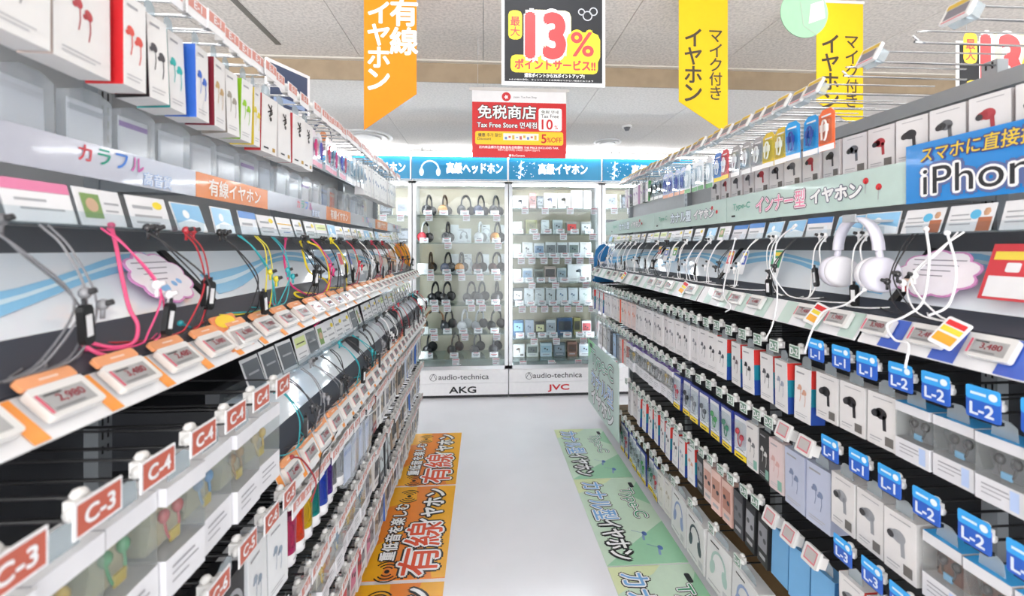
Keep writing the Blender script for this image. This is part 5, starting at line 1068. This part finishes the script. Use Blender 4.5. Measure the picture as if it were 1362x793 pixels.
def small_signs():
    for k, (px, py, c, w_, h_, lab) in enumerate(((970, 348, 'c84a50', .045, .10, 'red and white strip sign hanging on the right board'), (988, 349, '4a5cb8', .04, .10, 'blue and white strip sign hanging on the right board'), (1031, 352, '3f9a6a', .055, .115, 'green and white strip sign hanging on the right board'), (877, 336, 'd85a4a', .05, .08, 'small red strip sign farther along the right board'), (886, 338, '5a70c0', .05, .08, 'small blue strip sign farther along the right board'), (897, 338, '4aa05a', .05, .08, 'small green strip sign farther along the right board'))):
        p = onX(px, py, 1.045); t = thing('strip_sign', lab, 'pop sign', tuple(p), 0, 'strip signs on the right board'); t.rotation_euler = (-.3, 0, ROT[1])
        MB().rbox(-w_ / 2, w_ / 2, 0, .0015, -h_ / 2, h_ / 2, PAPER, .004).build('card', t)
        m = MB(); m.rect(-w_ * .44, w_ * .44, -h_ * .1, h_ * .46, -.0006, mat(c, .4)); m.build('colour_block', t)
        m = MB(); m.rect(-w_ * .35, w_ * .35, h_ * .28, h_ * .4, -.0012, mat('eed23a', .5)); m.build('headline', t)
        m = MB(); m.rect(-w_ * .2, w_ * .2, -h_ * .02, h_ * .2, -.0012, PAPER); m.build('picture', t)
    for k, (px, py, c, lab) in enumerate(((455, 352, 'c8444a', 'small red strip sign on the left board'), (467, 352, '4a5cb0', 'small blue strip sign on the left board'), (478, 352, '4a9a5a', 'small green strip sign on the left board'))):
        p = onX(px, py, -.62); t = thing('strip_sign', lab, 'pop sign', tuple(p), 0, 'strip signs on the left board'); t.rotation_euler = (-.3, 0, ROT[-1])
        MB().rbox(-.025, .025, 0, .0015, -.055, .055, PAPER, .004).build('card', t); MB().rect(-.022, .022, -.0, .05, -.0006, mat(c, .4)).build('colour_block', t)
    # yellow oval price card standing on the left rail
    p = onX(312, 445, -.53); t = thing('price_board', 'pink price board with a yellow oval on the left price rail', 'price board', tuple(p)); t.rotation_euler = (-.6, 0, ROT[-1])
    MB().rbox(-.042, .042, 0, .003, -.04, .05, mat('e88a54', .4), .005).build('card', t); MB().disc(0, .034, .034, -.001, mat('f0cc22', .4), .016).build('oval', t); MB().rbox(-.03, .03, -.008, 0, -.035, .012, PLASTW, .004).rect(-.024, .024, -.028, .006, -.0086, SCREEN).build('price_label', t)
    # red and white promotion board at the right edge
    p = onX(1345, 365, 1.05); t = thing('promo_board', 'red and white promotion board at right end of the display board', 'pop sign', tuple(p)); t.rotation_euler = (-.35, 0, ROT[1])
    MB().box(-.045, .045, 0, .003, -.055, .065, mat('cf3a44', .4)).build('board', t); MB().rect(-.037, .037, .03, .048, -.001, mat('e9cf4a', .4)).build('headline', t); MB().rect(-.037, .037, -.05, -.005, -.001, PAPER).build('text_block', t)
    MB().rbox(-.012, .012, -.001, 0, .004, .024, PAPER, .003).build('symbol', t)
    # blue price board, right rail
    p = onX(1262, 444, .925); t = thing('promo_card', 'slanted white card with red, yellow and orange blocks by the L-2 tags', 'card', tuple(p)); t.rotation_euler = (-.55, .3, ROT[1])
    MB().rbox(-.023, .023, 0, .002, -.03, .033, PAPER, .004).build('card', t); MB().rect(-.018, .018, .016, .027, -.001, RED).build('headline', t); MB().rect(-.019, .019, .002, .013, -.001, mat('e8d23a', .5)).build('price_block', t); MB().rect(-.019, .019, -.022, -.003, -.001, mat('e9a42a', .5)).build('picture', t)
small_signs()
def big_headphones():
    p = onX(1140, 338, .985)
    t = thing('white_headphones', 'white wireless headphones hanging on the right display board', 'headphones', (p.x, p.y, p.z - .09), ROT[1] - .12)
    Wm = mat('dcdae6', .35, coat=.2); Wc = mat('eeedf2', .5); R = .068
    arc = [(R * math.cos(a), 0, .10 + R * 1.15 * math.sin(a)) for a in [PI * j / 14 for j in range(15)]]
    b = MB()
    for (x0, _, z0), (x1, _, z1) in zip(arc, arc[1:]):
        n0 = (x0 / R, (z0 - .10) / R / 1.15); n1 = (x1 / R, (z1 - .10) / R / 1.15); th = .009
        v = [(x0, -.013, z0), (x1, -.013, z1), (x1, .013, z1), (x0, .013, z0)]; o = [(x0 + n0[0] * th, -.013, z0 + n0[1] * th), (x1 + n1[0] * th, -.013, z1 + n1[1] * th), (x1 + n1[0] * th, .013, z1 + n1[1] * th), (x0 + n0[0] * th, .013, z0 + n0[1] * th)]
        b.add(v + o, [(0, 1, 2, 3), (7, 6, 5, 4), (0, 4, 5, 1), (2, 6, 7, 3)], Wm, True)
    b.build('headband', t)
    for s in (-1, 1):
        y = MB(); y.tube([(s * .072, 0, .10), (s * .078, 0, .075), (s * .08, 0, .055)], .008, Wm, 8, 4).build('yoke', t)
        c = MB(); c.tube([(s * .066, 0, .04), (s * .075, 0, .04), (s * .09, 0, .04), (s * .097, 0, .04)], .04, Wm, 20, 1, [.043, .045, .043, .034]); e = c.build('ear_cup', t)
        k = MB(); k.tube([(s * .038, 0, .04), (s * .045, 0, .04), (s * .06, 0, .04), (s * .066, 0, .04)], .04, Wc, 20, 1, [.028, .040, .044, .042]); k.build('cushion', e)
    t2 = thing('headphone_bracket', 'grey bracket holding the white headphones', 'bracket', (p.x, p.y, p.z + .09)); 
    MB().box(-.02, .13, -.02, .02, -.006, .0, GREY).build('arm', t2); MB().box(-.024, -.02, -.02, .02, -.006, .014, GREY).build('lip', t2)
big_headphones()
def end_boards():
    YO = mat('f0a018', .35, coat=.3); BLb = mat('1f78b8', .35, coat=.3)
    for s, px, py, Y, m_, lab, sc in ((-1, 533, 345, 3.52, YO, 'orange cut-out headphone board at far end of left rack', 1.0), (1, 803, 348, 3.77, BLb, 'blue cut-out headphone board at far end of right rack', 1.15)):
        p = onY(px, py, Y); t = thing('cutout_board', lab, 'display board', tuple(p))
        pts = [(-.07, -.15), (.07, -.15), (.075, .02), (.06, .09), (.03, .125), (0, .135), (-.03, .125), (-.06, .09), (-.075, .02)]
        MB().prism([(a * sc, b * sc) for a, b in pts], 0, .012, m_).build('board', t)
        MB().rbox(-.03 * sc, .03 * sc, -.004, 0, -.10 * sc, -.0, mat('f4f0ea', .4), .01).build('sticker', t)
        MB().box(-.08 * sc, .08 * sc, .012, .03, -.17 * sc, -.13 * sc, m_).build('foot', t)
    # green sign board covering the far lower hooks of the right rack
    t = thing('sign_board', 'pale green lettered board covering lower hooks at far end of right rack', 'sign', (.925, 3.36, .43)); t.rotation_euler = (0, 0, ROT[1])
    MB().box(-.43, .43, 0, .006, -.27, .27, PALEG).build('board', t)
    m = MB()
    for b, mm, yy in ((.1, INK, -.001), (.05, PAPER, -.0016), (0, mat('6fb49a', .4), -.0022)): m.text('Type-C', .0, .14, .14, mm, yy, b, width=.62 + b * .3)
    m.build('lettering', t); m = MB()
    for b, mm, yy in ((.1, INK, -.001), (.05, PAPER, -.0016), (0, mat('7fb4e6', .4), -.0022)): m.text('カナル型', .0, -.02, .13, mm, yy, b, width=.62 + b * .3)
    m.build('lettering', t); m = MB()
    for b, mm, yy in ((.1, INK, -.001), (.05, PAPER, -.0016)): m.text('イヤホン', .0, -.17, .12, mm, yy, b, width=.62 + b * .3)
    m.build('lettering', t); MB().poly([(-.43, .27), (-.43, .1), (-.2, .27)], -.0006, mat('8fcf9a', .4)).build('corner_print', t); MB().rbox(-.38, -.28, -.001, 0, .215, .25, DARK, .01).build('badge', t)
end_boards()

# ------------------------------------------------------------------ signs hung from the ceiling
def strings(t, xs, z0, z1, y=.002):
    for x in xs: MB().cyl((x, y, z0), (x, y, z1), .0012, mat('c8c8c8', .5), 5).build('string', t)
def banner(px0, px1, pyl, pyr, Y, face, ink, cols, lab, top=2.87):
    """cols: list of (text, x fraction, first glyph top px, size px)"""
    a = onY(px0, pyl, Y); b = onY(px1, pyr, Y); W = b.x - a.x; k = W / (px1 - px0)
    t = thing('hanging_banner', lab, 'banner', (a.x, Y, min(a.z, b.z)), 0, 'slanted banners hung from the ceiling')
    z0 = min(a.z, b.z); zt = top - z0
    MB().prism([(0, a.z - z0), (W, b.z - z0), (W, zt), (0, zt)], 0, .003, face).build('sheet', t)
    MB().box(-.005, W + .005, -.004, .007, zt - .004, zt + .01, PLASTW).build('top_bar', t)
    strings(t, (W * .15, W * .85), zt + .01, 2.8995 - z0)
    for txt, fx, pytop, sz, bold in cols:
        pz = onY(px0, pytop, Y).z - z0; m = MB(); m.vtext(txt, W * fx, pz, sz * k, ink, -.0012, bold); m.build('lettering', t)
def signs():
    YELB = mat('dcb400', .75); ORB = mat('e48400', .75)
    banner(484, 554, 173, 125, 2.25, ORB, mat('fbf6ee', .4), [('有線', .76, -3, 36, .03), ('イヤホン', .28, -34 + 31, 27, .02)][:1] + [('イヤホン', .28, 2, 28, .03)], 'orange slanted banner with white vertical lettering')
    banner(903, 968, 135, 179, 2.30, YELB, mat('3a3020', .5), [('マイク付き', .75, 38, 17, .012), ('イヤホン', .29, 38, 22, .02)], 'yellow slanted banner with black lettering, left one of two')
    banner(1086, 1148, 135, 175, 2.30, YELB, mat('3a3020', .5), [('マイク付き', .75, 46, 17, .012), ('イヤホン', .29, 46, 22, .02)], 'yellow slanted banner with black lettering, right one of two')
    def poster13(px0, px1, pyb, Y, lab, top):
        a = onY(px0, pyb, Y); b = onY(px1, pyb, Y); W = b.x - a.x; k = W / 138.0
        t = thing('hanging_poster', lab, 'poster', (a.x, Y, a.z), 0, 'black point service posters'); H = top - a.z
        MB().box(0, W, 0, .004, 0, H, PAPER).build('board', t)
        MB().rect(4 * k, 134 * k, 5 * k, H - 5 * k, -.0008, mat('26282c', .7)).build('black_field', t)
        YL = mat('f8d838', .4); RD = mat('e8484a', .4); WH = mat('fbfbfb', .4)
        m = MB(); m.rbox(9 * k, 27 * k, -.0016, -.0008, 60 * k, 98 * k, YL, 6 * k); m.vtext('最大', 18 * k, 90 * k, 12.5 * k, RD, -.0022, .02); m.build('badge', t)
        m = MB(); m.rbox(36 * k, 92 * k, -.0012, -.0008, 36 * k, 100 * k, mat('f3e7b8', .4), 8 * k); m.rbox(86 * k, 131 * k, -.0014, -.0008, 30 * k, 72 * k, YL, 10 * k)
        for bb, mm, yy in ((.09, WH, -.0018), (.05, RD, -.0026)): m.text('13', 58 * k, 66 * k, (52 + bb * 60) * k, mm, yy, bb, width=(52 + bb * 60) * k)
        for bb, mm, yy in ((.06, YL, -.0018), (.02, RD, -.0026)): m.text('%', 107 * k, 56 * k, (30 + bb * 60) * k, mm, yy, bb, width=(30 + bb * 60) * k)
        m.build('number', t)
        m = MB(); m.rbox(12 * k, 128 * k, -.0016, -.0008, 17 * k, 40 * k, YL, 6 * k); m.text('ポイントサービス!!', 71 * k, 28 * k, 13 * k, RD, -.0026, .045, width=108 * k); m.build('slogan', t)
        m = MB(); m.text('通常ポイントから3%ポイントアップ!!', 70 * k, 13.5 * k, 5.5 * k, WH, -.0016, .02, width=80 * k); m.build('sub_line', t)
        m = MB(); m.text('※その他の割引、キャンペーンとの併用はできない場合があります', 66 * k, 7.6 * k, 2.2 * k, WH, -.0016, 0, width=112 * k); m.build('small_print', t)
        for x, z, r in ((114, 94, 6), (122, 100, 5), (106, 99, 4)):
            m = MB(); m.stroke([((x + r * math.cos(q)) * k, (z + r * math.sin(q)) * k) for q in [2 * PI * j / 14 for j in range(15)]], 1.4 * k, -.0016, mat('c9ccd2', .4)); m.build('ornament', t)
        strings(t, (W * .1, W * .9), H, 2.8995 - a.z)
    poster13(667, 805, 113, 1.85, 'black poster with a large red number hanging over the aisle', 2.62)
    poster13(1272, 1410, 150, 1.95, 'black poster with a red number partly hidden behind right rack', 2.5)
    # tax free sign
    Y = 2.9; a = onY(628, 209, Y); b = onY(753, 209, Y); W = b.x - a.x; k = W / 125.0
    t = thing('tax_free_sign', 'red and white tax free shop sign hanging in the aisle', 'sign', (a.x, Y, a.z)); H = 88 * k
    MB().box(0, W, 0, .004, 0, H, PAPER).build('board', t); MB().box(-4 * k, W + 4 * k, -.004, .008, H, H + 4 * k, mat('c9c6c2', .4)).build('top_bar', t)
    RD = mat('c8181e', .4); YL = mat('f2c41c', .4); WH = mat('fbfbfb', .4)
    MB().rect(0, W, 0, 73 * k, -.0008, RD).build('red_field', t)
    m = MB()
    for bb, mm, yy in ((.07, BLACK, -.0014), (.015, WH, -.0020)): m.text('免税商店', 46 * k, 60 * k, 17.5 * k, mm, yy, bb, width=(77 + bb * 30) * k)
    m.build('lettering', t); m = MB()
    for bb, mm, yy in ((.08, BLACK, -.0014), (.01, WH, -.0020)): m.text('Tax Free Store 면세점', 46 * k, 43 * k, 8 * k, mm, yy, bb, width=(79 + bb * 20) * k)
    m.build('lettering', t); m = MB()
    m.rbox(88 * k, 119 * k, -.0014, -.0008, 36 * k, 66 * k, WH, 2.5 * k); m.build('discount_box', t)
    m = MB(); m.text('免税 면세', 103 * k, 61 * k, 4.6 * k, INK, -.0022, .01, width=23 * k); m.text('Tax Free', 103 * k, 55.5 * k, 4.6 * k, INK, -.0022, .01, width=24 * k); m.build('discount_caption', t)
    m = MB(); m.text('10', 99.5 * k, 44.5 * k, 13 * k, RD, -.0022, .02, width=15 * k); m.text('%', 111.5 * k, 41 * k, 5 * k, RD, -.0022, .01); m.build('discount_value', t)
    m = MB(); m.rbox(4 * k, 121 * k, -.0014, -.0008, 17 * k, 34.5 * k, YL, 2.5 * k); m.build('yellow_box', t)
    m = MB(); m.text('優惠 추가 할인', 23 * k, 29.5 * k, 4.8 * k, INK, -.0022, .01, width=31 * k); m.text('Discount', 16 * k, 24.5 * k, 3.6 * k, INK, -.0022, .01, width=18 * k); m.build('coupon_caption', t)
    m = MB(); m.rect(41 * k, 88 * k, 23 * k, 32 * k, -.0018, mat('e9e6da', .4)); 
    for i in range(9): m.rect((43 + i * 4.9) * k, (46 + i * 4.9) * k, (24 + (i % 2) * 2) * k, (27.5 + (i % 3)) * k, -.0022, mat(('6a86c0', 'c05a5a', 'd0b040')[i % 3], .4))
    o = m.build('payment_marks', t); o['kind'] = 'stuff'
    m = MB(); m.text('5', 95 * k, 25.5 * k, 11.5 * k, RD, -.0022, .02); m.text('%OFF', 109 * k, 24 * k, 6.5 * k, RD, -.0022, .01, width=20 * k); m.build('coupon_value', t)
    m = MB(); m.text('店内商品標示的價格皆為含税價格 THE PRICE INCLUDES TAX.', 62 * k, 13.5 * k, 3.6 * k, WH, -.0014, .01, width=106 * k); m.text('매장의 상품가격에는 소비세가 포함되어 있습니다.', 62 * k, 10 * k, 3 * k, WH, -.0014, 0, width=56 * k); m.build('note', t)
    m = MB(); m.disc(50 * k, 2.8 * k, 1.6 * k, -.0014, WH); m.text('BicCamera', 61 * k, 2.8 * k, 2.6 * k, WH, -.0014, .01, width=17 * k); m.build('shop_name', t)
    m = MB(); m.disc(45 * k, 80.5 * k, 6 * k, -.0008, RD, n=20); m.poly([(45 * k + (3.2 if j % 2 else 1.6) * k * math.cos(j * PI / 5), 80 * k + (3.2 if j % 2 else 1.6) * k * math.sin(j * PI / 5)) for j in range(10)], -.0014, WH); m.build('emblem', t)
    m = MB(); m.text('Japan. Tax-free Shop', 70 * k, 80 * k, 3.2 * k, mat('55555a', .5), -.0008, 0, width=31 * k); m.build('shop_line', t)
    strings(t, (W * .06, W * .94), H + 4 * k, 2.8995 - a.z)
    # round pale green sign
    p = onY(1070, 17, 1.9); t = thing('round_sign', 'round pale green sign hanging at top of the view', 'sign', tuple(p)); r = .114
    m = MB(); m.prism([(r * math.cos(2 * PI * j / 36), r * math.sin(2 * PI * j / 36)) for j in range(36)], 0, .004, mat('93bb9b', .8)); m.build('disc', t)
    MB().stroke([(-.02, .05), (-.005, -.06), (.06, -.1)], .004, -.001, mat('9aa89a', .5)).build('earphone_print', t); MB().poly([(.02, -.05), (.1, -.02), (.09, .06), (.03, .04)], -.0006, mat('e2efd0', .4)).build('print_patch', t); strings(t, (0,), r, 2.8995 - p.z)
    # framed board and round board above the left rack
    p0 = onX(358, 112, -.84); 
    t = thing('framed_notice', 'white framed notice standing on top of the left rack', 'sign', (-.84, Yx(385, -.84), 2.085)); t.rotation_euler = (0, 0, ROT[-1] - .45)
    MB().box(-.11, .11, 0, .012, 0, .20, PAPER).build('frame', t); MB().rect(-.095, .095, .015, .185, -.001, mat('3c4a68', .3, coat=.3)).build('picture', t); MB().rbox(-.05, .05, -.002, 0, .08, .11, PAPER, .01).build('caption', t); MB().rect(-.08, .08, .03, .055, -.002, mat('8fa4c8', .4)).build('text_block', t); MB().box(-.012, .012, .013, .03, -.115, .05, WHITE).build('post', t)
    t = thing('round_notice', 'round notice with dark rim standing on top of left rack', 'sign', (-.86, Yx(430, -.86), 2.10)); t.rotation_euler = (0, 0, ROT[-1] - .3)
    MB().prism([(.075 * math.cos(2 * PI * j / 28), .075 * math.sin(2 * PI * j / 28)) for j in range(28)], 0, .008, mat('3a4260', .4)).build('rim', t); MB().disc(0, 0, .064, -.001, mat('e6dfd8', .4), n=28).build('face', t); MB().disc(0, 0, .03, -.002, mat('d98a5a', .4)).build('print', t); MB().box(-.01, .01, .009, .02, -.13, -.03, GREY).build('post', t)
signs()
